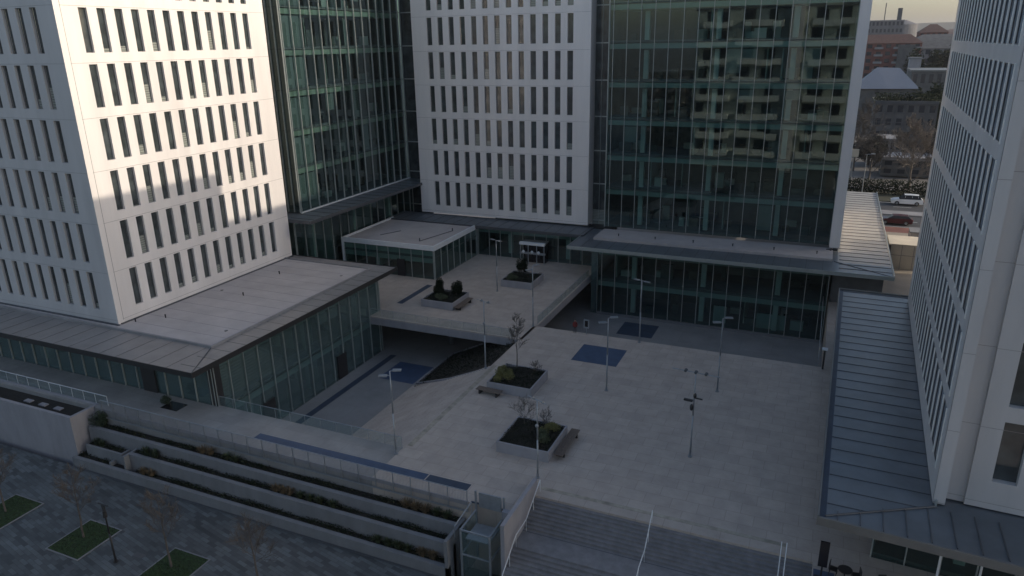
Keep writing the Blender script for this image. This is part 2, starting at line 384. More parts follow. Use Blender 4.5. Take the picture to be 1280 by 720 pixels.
def curtain(root, o, U, N, L, z0, z1, mod, floors, g='glass', off=0.0, fin=.14, local=False, depth=7.0, interior=True, cols=5, span=True, mz=None, dense=1.0, seed=1, sp='spandrel', cm='column', blinds=0.0, bz=0.0):
    """glass wall of storey-high panes with steel mullions, floor bands, and rooms behind it"""
    rnd = random.Random(seed)
    P = frame_pts(o, U, N); us = [0.0]; q = off if off > 0.05 else mod
    while q < L-.05: us.append(q); q += mod
    us.append(L); zz = sorted(set([z0]+[k for k in floors if z0 < k < z1]+[z1]))
    gl = MB()
    for i in range(len(us)-1):
        for j in range(len(zz)-1):
            a = rnd.gauss(0, 1)*.0016; b_ = rnd.gauss(0, 1)*.0022
            u0, u1, a0, a1 = us[i]+.01, us[i+1]-.01, zz[j]+.01, zz[j+1]-.01
            gl.quad(P(u0, a0, a+b_), P(u1, a0, -a+b_), P(u1, a1, -a-b_), P(u0, a1, a-b_))
    gl.build('glazing', g, root, local=local)
    mu = MB()
    def bar(mb, u0, u1, a0, a1, d0, d1, m=0):
        pts = [P(u0, a0, d0), P(u1, a0, d0), P(u1, a0, d1), P(u0, a0, d1), P(u0, a1, d0), P(u1, a1, d0), P(u1, a1, d1), P(u0, a1, d1)]
        i = len(mb.v); mb.v += [tuple(p) for p in pts]
        for q in ((0,3,2,1),(4,5,6,7),(0,1,5,4),(1,2,6,5),(2,3,7,6),(3,0,4,7)): mb.f.append(tuple(i+k for k in q)); mb.m.append(m)
    for u_ in us: bar(mu, u_-.035, u_+.035, z0, z1, .012, fin)
    mu.build('mullions', 'steel', root, local=local)
    tr = MB()
    for k in zz: bar(tr, 0, L, k-.05, k+.05, .014, .07)
    tr.build('transoms', 'spandrel_dk', root, local=local)
    if interior:
        inn = MB()
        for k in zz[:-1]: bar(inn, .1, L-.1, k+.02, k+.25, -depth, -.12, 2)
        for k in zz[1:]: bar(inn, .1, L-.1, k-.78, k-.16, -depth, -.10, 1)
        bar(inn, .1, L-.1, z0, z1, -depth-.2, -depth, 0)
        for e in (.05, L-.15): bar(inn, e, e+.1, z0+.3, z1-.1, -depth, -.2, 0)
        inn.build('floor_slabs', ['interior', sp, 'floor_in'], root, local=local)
        if blinds:
            bl = MB()
            for j in range(len(zz)-1):
                for i in range(len(us)-1):
                    pb = .95 if us[i] < bz else blinds*(1.6 if math.sin(i*.7+j*2.1) > .2 else .3)
                    if rnd.random() < pb:
                        hb = (zz[j+1]-zz[j]-1.0)*(rnd.choice((.35, .6, .8, 1.0)) if us[i] >= bz else 1.0)
                        bar(bl, us[i]+.06, us[i+1]-.06, zz[j+1]-1.0-hb+.26, zz[j+1]-.97, -.2, -.17)
            bl.build('blinds', 'blind', root, local=local)
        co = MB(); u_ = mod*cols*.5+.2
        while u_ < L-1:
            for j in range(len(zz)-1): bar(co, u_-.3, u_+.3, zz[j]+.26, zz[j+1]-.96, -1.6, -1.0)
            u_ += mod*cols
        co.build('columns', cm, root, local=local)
        fu = MB()
        for j in range(len(zz)-1):
            if zz[j+1]-zz[j] < 2.9: continue
            for _ in range(int(L*.5*dense)):
                u_ = rnd.uniform(.5, L-2.2); h = rnd.choice((.8, .8, 1.2, 2.0)); wd = rnd.uniform(.5, 1.7); dd = rnd.uniform(1.8, depth-1)
                bar(fu, u_, u_+wd, zz[j]+.27, zz[j]+.27+h, -dd-.6, -dd, rnd.choice((0, 0, 1, 2)))
            for _ in range(int(L*.10)):      # partitions
                u_ = rnd.uniform(1, L-1.2); bar(fu, u_, u_+.12, zz[j]+.27, zz[j+1]-.97, -depth, -rnd.uniform(.6, 2.5), 1)
        fu.build('furniture', ['interior', 'ceiling', 'wood'], root, local=local)

FL = [5.1, 10.45, 15.15, 19.9, 24.78, 29.63, 34.4]
TOP = 40.0
ROWS = [(5.95+4.745*k, 9.72+4.745*k) for k in range(7)]
me_a = window_mesh('window_pane', .84, 3.77, 'win')
me_d = window_mesh('window_pane_grey', 1.36, 3.72, 'win_d')

# ---- tower on the left: sunlit east face and shaded south face
ta = thing('office_tower', 'white panelled tower on the left whose right-hand face is lit by the low sun', 'building', (-61.2, 44.35, 4.6))
colsE = [(2.25+1.794*k, 3.09+1.794*k) for k in range(12)]
wl = MB(); PE = frame_pts((-61.2, 44.35, 0), (0, 1, 0), (1, 0, 0)); holed_wall(wl, PE, 25.4, 4.7, TOP, colsE, ROWS, .32)
wl.box(-98, 69.73, 4.7, -61.2, 69.75, TOP)
wl.build('wall', 'panel', ta)
colsS = [(2.25+1.84*k, 3.09+1.84*k) for k in range(14)]
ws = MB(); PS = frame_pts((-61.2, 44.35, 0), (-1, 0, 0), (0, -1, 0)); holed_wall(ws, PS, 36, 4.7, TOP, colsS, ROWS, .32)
ws.build('wall', 'panel_d', ta)  # grey panel on a white tower: this side's shade is in the colour
rf = MB(); rf.box(-97, 44.37, TOP-.4, -61.22, 69.7, TOP-.1); rf.build('roof', 'gravel', ta)
jt = MB()
for k in range(8):
    z = 5.1+4.745*k; jt.box(-61.2, 44.9, z-.012, -61.196, 69.7, z+.012); jt.box(-97, 44.346, z-.012, -61.2, 44.35, z+.012)
jt.box(-61.2, 44.95, 5, -61.195, 44.99, TOP)
jt.build('panel_joints', 'joint', ta)
MB().box(-61.2, 44.6, 4.62, -61.0, 69.75, 4.75).box(-97, 44.15, 4.62, -61.0, 44.35, 4.75).build('base_flashing', 'roof_seam', ta)
for k, (a, b) in enumerate(ROWS):
    for c in colsE: put_window(me_a, ta, (-.32+.04, c[0], a-4.6), R(90), random.uniform(-.004, .004))
near = [(c, a) for (a, b) in ROWS[:5] for c in colsS[:3]]
for c, a in near: put_window(me_a, ta, (-c[1], .28, a-4.6), 0, random.uniform(-.004, .004))
rest = [(-c[1], .28, a-4.6) for (a, b) in ROWS for c in colsS if (c, a) not in near]
merge_windows(me_a, ta, rest, 0)

# ---- podium under it
pa = thing('podium_building', 'low glass podium with broad metal roof under the sunlit white tower', 'building', (-46.93, 41.74, 0))
MB().prism([(-150, 38.8), (-46.0, 38.8), (-46.0, 70.2), (-150, 70.2)], 4.32, 4.6).build('roof', 'roof_warm', pa)
MB().prism([(-150, 43.6), (-48.6, 43.6), (-48.6, 68.3), (-150, 68.3)], 4.6, 4.66).build('roof_deck', 'gravel', pa)
sm = MB()
for i in range(18): y = 39.9+i*1.75; sm.box(-48.35, y, 4.6, -46.05, y+.03, 4.62)
for i in range(50): x = -49-i*2.0; sm.box(x, 38.85, 4.6, x+.03, 43.3, 4.62)
sm.tube((-46.1, 38.9, 4.62), (-48.6, 43.6, 4.64), .04)
sm.build('roof_seams', 'roof_seam', pa)
up = MB(); up.box(-48.6, 43.4, 4.6, -48.42, 68.3, 4.82); up.box(-61.4, 43.42, 4.6, -48.6, 43.6, 4.82); up.box(-150, 43.42, 4.6, -61.4, 43.6, 4.82); up.box(-61.2, 68.3, 4.6, -48.42, 68.48, 4.82)
up.build('roof_upstand', 'stone_gr', pa)
ed = MB(); ed.box(-150, 38.74, 4.2, -45.94, 38.8, 4.68); ed.box(-46.0, 38.8, 4.2, -45.94, 70.2, 4.68); ed.box(-150, 70.2, 4.2, -45.94, 70.26, 4.68)
ed.build('gutter', 'black', pa)
MB().box(-150, 38.9, 4.16, -46.1, 70.1, 4.3).build('soffit', 'white_metal', pa)
vn = MB()
for x, y in ((-58.5, 47.5), (-56.0, 55.5), (-57.5, 63.0), (-60.4, 45.6)): vn.tube((x, y, 4.66), (x, y, 4.95), .06); vn.blob((x, y, 4.97), .1, .1, .05)
vn.build('vents', 'black', pa)
ms = MB()
for i in range(12): ms.box(-61.0, 45.6+2.0*i, 4.66, -48.7, 45.6+2.0*i+.03, 4.668)
ms.build('membrane_seams', 'stone_gr', pa)
for x, y in ((-50.2, 47), (-50.2, 65), (-59.5, 56)): MB().tube((x, y, 4.66), (x, y, 4.70), .16, n=10).build('roof_drain', 'fascia', pa)
curtain(pa, (-46.93, 41.74, 0), (0, 1, 0), (1, 0, 0), 25.6, -5.1, 4.16, 1.8, [-.55], 'glass_p', seed=3, dense=.7, span=False, blinds=.12)
fi = MB()
for i in range(14): fi.box(-47.35, 41.75+1.8*i+.06, -5.0, -46.98, 41.75+1.8*i+.2, 4.1)
fi.build('inner_fins', 'fascia', pa)
curtain(pa, (-150, 41.74, 0), (1, 0, 0), (0, -1, 0), 103.0, 0, 4.16, 1.8, [], 'glass_p', seed=4, dense=.2, cols=8)
for y in (46.9, 58.5): MB().box(-46.9, y, -5.05, -46.75, y+1.6, -2.35).build('door', 'black', pa)
MB().box(-55.7, 41.55, .02, -54.0, 41.72, 2.9).build('door', 'black', pa)
MB().box(-47.6, 41.66, 0.01, -46.86, 41.7, 4.1).box(-46.9, 41.66, -.4, -46.84, 42.5, 4.1).build('corner_panel', 'black', pa)

# ---- E: glass tower behind, and its two-storey glass base
te = thing('glass_tower', 'green glass tower with steel fins between the sunlit white tower and the grey one', 'building', (-62, 73.3, 9.4))
FE = [9.45, 15.15, 19.9, 24.75, 29.6, 34.4]
curtain(te, (-62, 73.3, 0), (0, 1, 0), (1, 0, 0), 26.9, 9.45, TOP, 1.87, FE, 'glass_e', fin=.2, seed=5, sp='spandrel_e', cm='column_e', blinds=.07, bz=3.6)
curtain(te, (-62, 73.3, 0), (-1, 0, 0), (0, -1, 0), 18, 9.45, TOP, .95, FE, 'glass_e', fin=.22, seed=6, interior=False)
MB().box(-80, 80.5, 9.4, -69.3, 100.2, TOP).box(-80, 73.4, TOP-.2, -62.1, 100.2, TOP).build('core_wall', 'stone_gr', te)
MB().box(-62.0, 73.2, 9.36, -61.75, 100.3, 9.5).build('sill', 'white_metal', te)
MB().box(-82, 69.9, 9.0, -57.9, 100.4, 9.3).build('canopy', 'roof_metal', te)
sm = MB()
for i in range(15): y = 70.9+i*1.95; sm.box(-61.7, y, 9.3, -57.95, y+.05, 9.34)
sm.box(-57.9, 69.9, 8.98, -57.84, 100.4, 9.38); sm.box(-82, 69.84, 8.98, -57.84, 69.9, 9.38)
sm.build('canopy_edge', 'roof_seam', te)
curtain(te, (-61.6, 71.2, 0), (0, 1, 0), (1, 0, 0), 29, 0, 9.0, 1.87, [], 'glass', seed=7, dense=.1, mz=None)
curtain(te, (-61.6, 71.2, 0), (-1, 0, 0), (0, -1, 0), 12, 0, 9.0, 1.87, [], 'glass', seed=8, interior=False)
MB().box(-80, 71.3, 0, -73.7, 100.2, 9).build('core_wall', 'interior', te)

# ---- B: grey tower in the middle
tb = thing('office_tower', 'shaded grey-white panelled tower with slit windows in the middle background', 'building', (-58.1, 97.2, 4.7))
colsB = [(2.5+1.8*k, 3.34+1.8*k) for k in range(13)]
wb = MB(); PB = frame_pts((-58.15, 97.2, 0), (1, 0, 0), (0, -1, 0)); holed_wall(wb, PB, 27.4, 4.75, TOP, colsB, ROWS, .3)
PB2 = frame_pts((-30.75, 97.2, 0), (0, 1, 0), (1, 0, 0)); holed_wall(wb, PB2, 20, 4.75, TOP, [], [], .3)
wb.quad((-58.15, 97.2, 4.75), (-58.15, 97.2, TOP), (-58.15, 117, TOP), (-58.15, 117, 4.75))
wb.box(-58.15, 97.3, TOP-.3, -30.8, 117, TOP-.1); wb.box(-58.15, 97.25, 4.74, -30.75, 117, 4.8)
wb.build('wall', 'panel', tb)
jt = MB()
for k in range(8):
    z = 5.1+4.745*k; jt.box(-58.1, 97.196, z-.012, -30.8, 97.2, z+.012)
jt.build('panel_joints', 'joint', tb)
for a, b in ROWS:
    for c in colsB: put_window(me_a, tb, (c[0]-.05, .26, a-4.7), 0, random.uniform(-.006, .006))
# recesses either side, part of the middle tower
MB().box(-62.1, 100.6, 0, -58.15, 100.8, TOP).build('recess_glass', 'win', tb)
MB().box(-30.75, 99.5, 0, -27.9, 99.7, TOP).build('recess_glass', 'win', tb)
rr = MB()
for z in FL: rr.box(-30.75, 99.44, z-.08, -27.9, 99.5, z+.08); rr.box(-62.1, 100.5, z-.08, -58.15, 100.6, z+.08)
for x in (-29.8, -28.6): rr.box(x, 99.4, 4.6, x+.05, 99.5, TOP)
rr.build('recess_bars', 'steel', tb)
MB().box(-62.0, 92.4, 4.2, -29.9, 97.6, 4.5).build('canopy', 'roof_metal', tb)
MB().box(-30.7, 97.3, 4.0, -27.0, 99.5, 4.5).build('gutter', 'black', tb)
sm = MB()
for i in range(18): x = -61+i*1.8; sm.box(x, 92.45, 4.5, x+.05, 97.15, 4.54)
sm.box(-62.0, 92.34, 4.15, -29.84, 92.4, 4.56); sm.box(-29.9, 92.4, 4.15, -29.84, 97.5, 4.56)
sm.build('canopy_seams', 'roof_seam', tb)
curtain(tb, (-46.4, 93.3, 0), (1, 0, 0), (0, -1, 0), 18.9, 0, 4.2, 1.8, [], 'glass', seed=9, dense=.4)
en = MB(); en.box(-38.9, 91.1, 2.75, -35.1, 91.6, 3.1); en.build('entrance_lintel', 'white_metal', tb)
MB().box(-38.8, 91.6, 2.8, -35.2, 93.2, 3.0).build('entrance_roof', 'fascia', tb)
en = MB(); en.box(-38.8, 91.0, 1.45, -35.0, 91.3, 1.7); en.build('entrance_rail', 'galv', tb)
en = MB()
for x in (-38.8, -37.6, -36.3, -35.2): en.box(x, 91.1, 0, x+.1, 91.2, 2.75)
en.build('entrance_posts', 'galv', tb)
en = MB(); en.box(-38.6, 92.0, 0, -35.3, 93.2, 2.7); en.build('entrance_doors', 'screen', tb)
en = MB()
for x in (-38.2, -36.9, -35.9): en.blob((x, 90.95, 1.8), .22, .12, .22)
en.build('entrance_signs', 'white_metal', tb, True)

# ---- pavilion on the deck
pv = thing('pavilion', 'single-storey glass pavilion with flat pale roof on the bridge deck', 'building', (-53.7, 86, 0))
MB().box(-61.0, 80.2, 4.0, -46.55, 93.1, 4.35).build('roof_deck', 'gravel', pv)
ri = MB(); ri.box(-61.1, 79.95, 3.95, -46.4, 80.2, 4.6); ri.box(-61.1, 80.2, 3.95, -60.85, 93.1, 4.6); ri.box(-46.65, 80.2, 3.95, -46.4, 92.3, 4.6)
ri.build('roof_rim', 'white_metal', pv)
MB().box(-61.12, 79.9, 0, -60.75, 80.2, 4.6).build('end_wall', 'white_metal', pv)
curtain(pv, (-60.75, 80.05, 0), (1, 0, 0), (0, -1, 0), 14.2, 0, 3.95, 1.8, [2.95], 'glass', seed=10, depth=9)
curtain(pv, (-46.5, 80.05, 0), (0, 1, 0), (1, 0, 0), 13, 0, 3.95, 1.8, [2.95], 'glass', seed=11, interior=False)
rt = MB(); rt.tube((-57, 83.5, 4.4), (-55.5, 86.5, 4.4), .05); rt.tube((-50.0, 82.5, 4.4), (-48.4, 89.0, 4.4), .05); rt.tube((-50, 82.5, 4.35), (-50, 82.5, 4.8), .08); rt.tube((-48.4, 89, 4.35), (-48.4, 89, 4.8), .08)
rt.build('roof_pipes', 'roof_seam', pv)
MB().box(-52.2, 79.88, .02, -51.0, 79.98, 2.4).build('door', 'black', pv)

# ---- C: glass tower on the right of centre, with fin and glass base
tc = thing('glass_tower', 'large dark green glass tower with a pale edge fin right of centre', 'building', (-13, 96.5, 5))
curtain(tc, (-28.0, 96.5, 0), (1, 0, 0), (0, -1, 0), 29.3, 5.1, TOP, 1.8, FL, 'glass', off=.55, seed=12, depth=8, dense=1.4, blinds=.12)
fn = MB(); fn.box(1.32, 95.75, 4.9, 2.5, 122, TOP+.6); fn.build('edge_fin', 'panel', tc)
MB().box(-28.1, 105, 4.8, 1.3, 122, TOP).box(-28.1, 96.6, TOP-.2, 1.3, 105, TOP).build('core_wall', 'stone_gr', tc)
MB().box(-28.1, 96.4, 5.0, -27.95, 97.5, TOP).build('corner_post', 'steel', tc)
MB().prism([(-30.2, 86.9), (8.2, 86.9), (8.2, 91.2), (2.4, 91.2), (2.4, 97), (-30.2, 97)], 4.1, 4.4).build('roof', 'roof_metal', tc)
MB().box(2.4, 91.2, 4.1, 8.2, 137, 4.402).build('side_roof', 'roof_sunlit', tc)
sm = MB()
for i in range(17): x = -28.5+i*1.83; sm.box(x, 86.95, 4.4, x+.05, 91.2, 4.44)
for i in range(27): y = 88.6+i*1.8; sm.box(2.55, y, 4.4, 8.1, y+.05, 4.45)
sm.tube((8.1, 87, 4.42), (2.0, 91.2, 4.44), .04)
sm.build('roof_seams', 'roof_seam', tc)
MB().box(-28.0, 91.2, 4.4, 1.8, 96.3, 4.72).build('roof_deck', 'gravel', tc)
vn = MB()
for i in range(6): vn.tube((-25+5*i, 93, 4.7), (-25+5*i, 93, 5.0), .06); vn.blob((-25+5*i, 93, 5.02), .12, .12, .05)
vn.tube((1.0, 95.4, 4.7), (2.3, 95.5, 4.75), .12); vn.tube((1.5, 95, 4.7), (1.6, 95.7, 4.75), .12)
vn.build('vents', 'black', tc)
ed = MB(); ed.box(-30.2, 86.84, 4.02, 8.26, 86.9, 4.48); ed.box(8.2, 86.9, 4.02, 8.26, 137, 4.62); ed.box(-30.26, 86.84, 4.02, -30.2, 97, 4.48)
ed.build('gutter', 'steel', tc)
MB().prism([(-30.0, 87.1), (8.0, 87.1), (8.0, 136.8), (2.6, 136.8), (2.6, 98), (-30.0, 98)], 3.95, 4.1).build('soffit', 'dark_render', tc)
curtain(tc, (-26.6, 88.8, 0), (1, 0, 0), (0, -1, 0), 28.3, -5.1, 3.95, 1.8, [-.4], 'glass', off=.6, seed=13, depth=7.5, dense=.8)
MB().box(-27.4, 88.6, -5.1, -26.6, 99, 3.95).build('corner_glazing', 'glass_p', tc)
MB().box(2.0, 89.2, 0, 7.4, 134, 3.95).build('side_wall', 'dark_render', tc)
MB().box(-26.5, 88.3, -5.1, 1.6, 88.7, -4.85).build('plinth', 'concrete', tc)
wn = MB(); wn.box(-11.4, 90.2, -4.9, -9.8, 90.3, -2.6); wn.box(-6.1, 90.2, -4.9, -2.6, 90.3, -2.9); wn.build('pale_partition', 'spandrel', tc)  # pale green panels just behind the base glazing

# ---- D: tower on the right, turned a little
ang = R(-1.96)
td = thing('office_tower', 'pale ribbed tower with tightly spaced slit windows on the right edge', 'building', (7.66, 41.59, 4.7), ang)
# local frame: +y along the plaza front, +x into the building; front is x=0
RD = [(a*.985+.30, b*.985+.30) for a, b in ROWS]
RD = [(6.35+4.62*k-4.7, 6.35+4.62*k+3.72-4.7) for k in range(7)]
colsD = [(1.40+1.85*k, 2.76+1.85*k) for k in range(18)]
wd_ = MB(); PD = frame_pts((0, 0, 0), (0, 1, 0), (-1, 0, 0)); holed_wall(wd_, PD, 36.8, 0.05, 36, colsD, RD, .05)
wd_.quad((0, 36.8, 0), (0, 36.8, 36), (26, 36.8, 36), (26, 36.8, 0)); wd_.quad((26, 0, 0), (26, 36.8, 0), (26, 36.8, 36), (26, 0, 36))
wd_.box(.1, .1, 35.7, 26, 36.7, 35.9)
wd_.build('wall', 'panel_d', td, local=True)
rb = MB()
for k in range(19):
    for a, b in RD: rb.box(-.055, 1.40+1.85*k-.34, a-.05, -.002, 1.40+1.85*k-.2, b+.05)
rb.build('ribs', 'rib_white', td, local=True)
# south side: corner pier, recess, main face
sf = MB(); sf.box(.02, -.02, 0, .62, .9, 36.3); sf.box(.62, .75, 0, 1.6, 1.4, 36.3)
sf.box(1.6, .55, 0, 2.66, 1.2, 36.3)
for k in range(8):
    z = 1.75+4.62*k
    sf.box(2.66, .55, z-4.62+3.72 if k else 0, 26, 1.2, z)
    for x in range(12): sf.box(3.84+1.9*x, .55, z, 3.84+1.9*x+.75, 1.2, z+3.72)
sf.build('south_wall', 'panel_d', td, local=True)
MB().box(2.6, .95, .2, 26, 1.0, 36).build('south_glazing', 'win', td, local=True)
jt = MB()
for k in range(8):
    z = .35+4.62*k; jt.box(.62, .745, z, 1.6, .75, z+.025); jt.box(1.6, .545, z, 26, .55, z+.025); jt.box(.02, -.025, z-.3, .62, -.02, z-.275)
jt.box(1.59, .545, 0, 1.61, .55, 36)
jt.build('panel_joints', 'joint', td, local=True)
locs = [(c[1]-.0, a) for a, b in RD[:6] for c in colsD]
locs.sort(key=lambda q: q[0]-q[1]*.3)
for i, (y, a) in enumerate(locs[:100]): put_window(me_d, td, (.05, y, a), R(-90))
rest = [(.05, y, a) for y, a in locs[100:]] + [(.05, c[1], RD[6][0]) for c in colsD]
merge_windows(me_d, td, rest, R(-90))

pd = thing('podium_building', 'low podium with dark standing-seam roof under the ribbed right-hand tower', 'building', (1.8, 37.9, 0), R(-1.2))
# local: x into the building, y north
MB().prism([(0, 0), (60, -2.2), (60, 42), (0.0, 42.0)], 4.3, 4.6).build('roof', 'roof_metal', pd, local=True)
sm = MB()
for i in range(26): y = 1.5+i*1.6; sm.box(.35, y, 4.6, min(6.0+0.02*y, .3+(y-.25)/.59), y+.04, 4.635)
T = Matrix.Rotation(R(31), 4, 'Z')
sm.tube((.3, .2, 4.63), (5.9, 3.5, 4.65), .06, m=0)
for i in range(22):
    x = .9+i*1.15; y1 = min(3.3, .4+x*.55); sm.box(x, -.02*x+.05, 4.6, x+.05, y1, 4.66)
sm.build('roof_seams', 'roof_seam', pd, local=True)
MB().box(.0, .1, 4.6, .34, 42, 4.61).build('gutter_lining', 'blue_dk', pd, local=True)
ed = MB(); ed.box(-.1, -.1, 4.15, 0, 42.1, 4.75); ed.box(0, 42, 4.15, 7, 42.1, 4.75); ed.box(-.1, -.14, 4.15, 60, -.0, 4.66, T=Matrix.Rotation(R(-2.1), 4, 'Z'))
ed.build('roof_edge', 'fascia', pd, local=True)
MB().box(5.85, 3.7, 4.6, 5.95, 40.5, 4.95, T=Matrix.Rotation(R(-.9), 4, 'Z')).build('roof_rail', 'steel', pd, local=True)
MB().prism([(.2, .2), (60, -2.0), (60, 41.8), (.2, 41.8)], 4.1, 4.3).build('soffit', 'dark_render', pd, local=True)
curtain(pd, (3.2, 6.0, 0), (0, 1, 0), (-1, 0, 0), 35, 0, 4.1, 1.8, [], 'glass', local=True, seed=14, depth=5)
curtain(pd, (3.2, 4.0, 0), (1, -.035, 0), (0, -1, 0), 50, 0, 4.1, 1.8, [], 'glass', local=True, seed=15, depth=5)
cl = MB()
for i in range(14): cl.tube((6.2+1.9*i, .9-.04*i, 0), (6.2+1.9*i, .9-.04*i, 4.1), .06)
cl.build('columns', 'white_metal', pd, local=True)

# ---- G: unseen tower further right, added so its shadow shapes the sunlight
tg = thing('office_tower', 'unseen white tower added beyond the right-hand tower for its shadow over the plaza', 'building', (24, 81, 0))
b_ = MB(); b_.box(24, 81, 0, 50, 101.5, 40.4); b_.build('wall', 'panel', tg)
MB().box(24, 101.5, 0, 50, 107.7, 11.3).build('wing', 'panel', tg)  # low block added to shade the side roof but leave the fin lit
g0 = MB().box(-.03, 0, 0, .0, .9, 3.75).build('window', 'win', None); g0.parent = tg; g0.location = (0, 1.3, 5.95)
for k in range(7):
    for i in range(9):
        if k or i: q = g0.copy(); COL.objects.link(q); q.location = (0, 1.3+1.9*i, 5.95+4.745*k)

# ---- buildings south of the square (behind the viewpoint, seen mirrored in the glass)
def apartment(x, y, z, W, D, Hh, wallm, label, face=1, bal=True, name='apartment_building', floors=None):
    t = thing(name, label, 'building', (x, y, z))
    MB().box(x-W/2, y-D/2, z, x+W/2, y+D/2, z+Hh).build('wall', wallm, t)
    MB().box(x-W/2-.3, y-D/2-.3, z+Hh, x+W/2+.3, y+D/2+.3, z+Hh+.5).build('roof', 'stone_gr', t)
    n = max(2, int(Hh/3.2)); nc = max(2, int(W/3.0)); w0 = None
    for i in range(n):
        for k in range(nc):
            zz = 1.1+i*(Hh/n); xx = -W/2+(k+.5)*W/nc; yy = face*D/2
            if w0 is None: w0 = MB().box(-.65, 0, 0, .65, .05, 1.6).build('window', 'citywin', None); q = w0
            else: q = w0.copy(); COL.objects.link(q)
            q.parent = t; q.location = (xx, yy, zz)
            if bal and k % 3 != 1 and i: MB().box(x+xx-1.35, y+min(yy, yy+face*1.2), z+zz-.35, x+xx+1.35, y+max(yy, yy+face*1.2), z+zz+.55).build('balcony', 'concrete_w', t)
    return t
ap = thing('apartment_building', 'cream block with deep balconies mirrored in the large glass tower', 'building', (-17, -26, -4.3))
MB().box(-37, -33, -4.3, 4, -19, 37).build('wall', 'grey_wall', ap)
MB().box(-12.5, -19, -4.3, -9.5, -16.6, 40).build('stair_tower', 'panel', ap)
for i in range(8):
    z = -1+4.8*i
    for x0, x1 in ((-36.5, -27.5), (-25.5, -14), (-8.5, 3.5)):
        x0 += .9*(i % 2)
        MB().box(x0, -19, z, x1, -16.8, z+1.5).build('balcony', 'grey_balcony', ap)
        for k in range(2): MB().box(x0+.8+k*(x1-x0)*.5, -19, z+1.5, x0+k*(x1-x0)*.5+(x1-x0)*.33, -18.95, z+4.1).build('window', 'citywin', ap)
MB().box(-37.4, -33.3, 37, 4.3, -18.6, 37.7).build('roof', 'concrete', ap)
apartment(-45, -60, -4.3, 26, 14, 24, 'stone', 'tan block behind the square mirrored in the glass', 1)
apartment(28, -40, -4.3, 24, 16, 28, 'brick', 'red block with balconies south-east of the square', 1)

# ------------------------------------------------------------------ stairs, walls and railings
def steps(n, rise, tread, width_axis, a0, a1, start, z, dirn):
    b = MB()
    return b
gs = thing('staircase', 'wide grey stone staircase going down from the plaza at the bottom of the view', 'staircase', (-7, 39.95, -4.3))
b = MB()
y, z = 39.95, 0.0
for k in range(9):
    z -= .167; b.box(-16.2, y-.228, -5.4, 1.9, y, z); y -= .228
b.build('upper_flight', 'stair', gs); b = MB(); b.box(-16.2, 36.15, -5.4, 1.9, y, z-.001); b.build('landing', 'stair', gs); y = 36.15
MB().box(-16.2, 37.86, -1.5, 1.9, 37.93, -1.496).build('landing_channel', 'roof_seam', gs)
b = MB()
for k in range(17):
    z -= .165; b.box(-16.2, y-.26, -5.4, 1.9, y, z); y -= .26
b.build('lower_flight', 'stair', gs)
wl_ = MB(); wl_.box(-16.5, 34.6, -5.4, -16.2, 39.95, -.02); wl_.box(1.9, 25, -5.4, 2.1, 39.9, -.02)
cs = thing('staircase', 'long side staircase from the plaza down into the left sunken court', 'staircase', (-33, 50, -5.1))
b = MB()
for k in range(31):
    z = -.1645*(k+1); x = -28-.34*k
    y1 = 58.3 if x > -33 else 58.3+(-33-x)*.4
    b.box(x-.34, 41.92, -5.4, x, y1, z)
b.build('steps', 'plaza', cs)

def rail(label, pts, h=.95, glassy=True, name='glass_railing', top=.03, posts=1.5, cat='railing', m='galv', zb=0.0, group=None):
    """pts: list of (x,y,z) base points"""
    t = thing(name, label, cat, pts[0], 0, group)
    hr = MB(); ps = MB(); gl = MB()
    for p, q in zip(pts[:-1], pts[1:]):
        p = Vector(p); q = Vector(q); d = q-p; n = max(1, round(d.length/posts))
        hr.tube(p+Vector((0, 0, h)), q+Vector((0, 0, h)), top, n=6)
        nn = Vector((-d.y, d.x, 0)).normalized()*.01
        for i in range(n+1):
            c = p+d*(i/n); ps.tube(c+Vector((0, 0, zb)), c+Vector((0, 0, h)), .022, n=6)
        if glassy:
            for i in range(n):
                a = p+d*((i+.03)/n); c = p+d*((i+.97)/n); i0 = len(gl.v)
                for s_ in (-1, 1):
                    for k in (a+Vector((0, 0, zb+.06)), c+Vector((0, 0, zb+.06)), c+Vector((0, 0, h-.06)), a+Vector((0, 0, h-.06))): gl.v.append(tuple(k+nn*s_))
                for fq in ((0,1,2,3),(7,6,5,4),(0,4,5,1),(1,5,6,2),(2,6,7,3),(3,7,4,0)): gl.f.append(tuple(i0+k for k in fq)); gl.m.append(0)
    hr.build('handrail', m, t); ps.build('posts', m, t)
    if glassy: gl.build('glass_panels', 'glass_rail', t)
    return t
rail('glass railing along the near edge of the left sunken court', [(-46.8, 41.85, 0), (-28.1, 41.85, 0)])
rail('glass railing along the front edge of the bridge deck', [(-46.8, 65.4, 0), (-28.6, 65.4, 0)])
rail('glass railing along the right-hand edge of the bridge deck', [(-27.78, 70.0, 0), (-27.78, 88.7, 0)])
rail('short glass railing closing the plaza beside the metal-roofed podium', [(1.3, 69.4, 0), (1.3, 74, 0), (1.3, 88, 0)])
rail('frosted glass railing behind the white concrete vent box', [(-110, 38.1, 0), (-69.8, 38.1, 0), (-56.1, 38.1, 0)], m='white_metal')
rail('slim handrail down the middle of the wide staircase', [(-7.9, 40.0, 0), (-7.85, 37.9, -1.5), (-7.8, 36.15, -1.5), (-7.7, 31.7, -4.3)], glassy=False, name='handrail', m='white_metal')
rail('right-hand outer handrail of the wide staircase', [(.35, 39.9, 0), (.35, 37.9, -1.5), (.35, 36.15, -1.5), (.35, 31.7, -4.3)], glassy=False, name='handrail', m='white_metal')
rail('right-hand inner handrail of the wide staircase', [(.05, 39.9, 0), (.05, 37.9, -1.5), (.05, 36.15, -1.5), (.05, 31.7, -4.3)], glassy=False, name='handrail', m='white_metal')
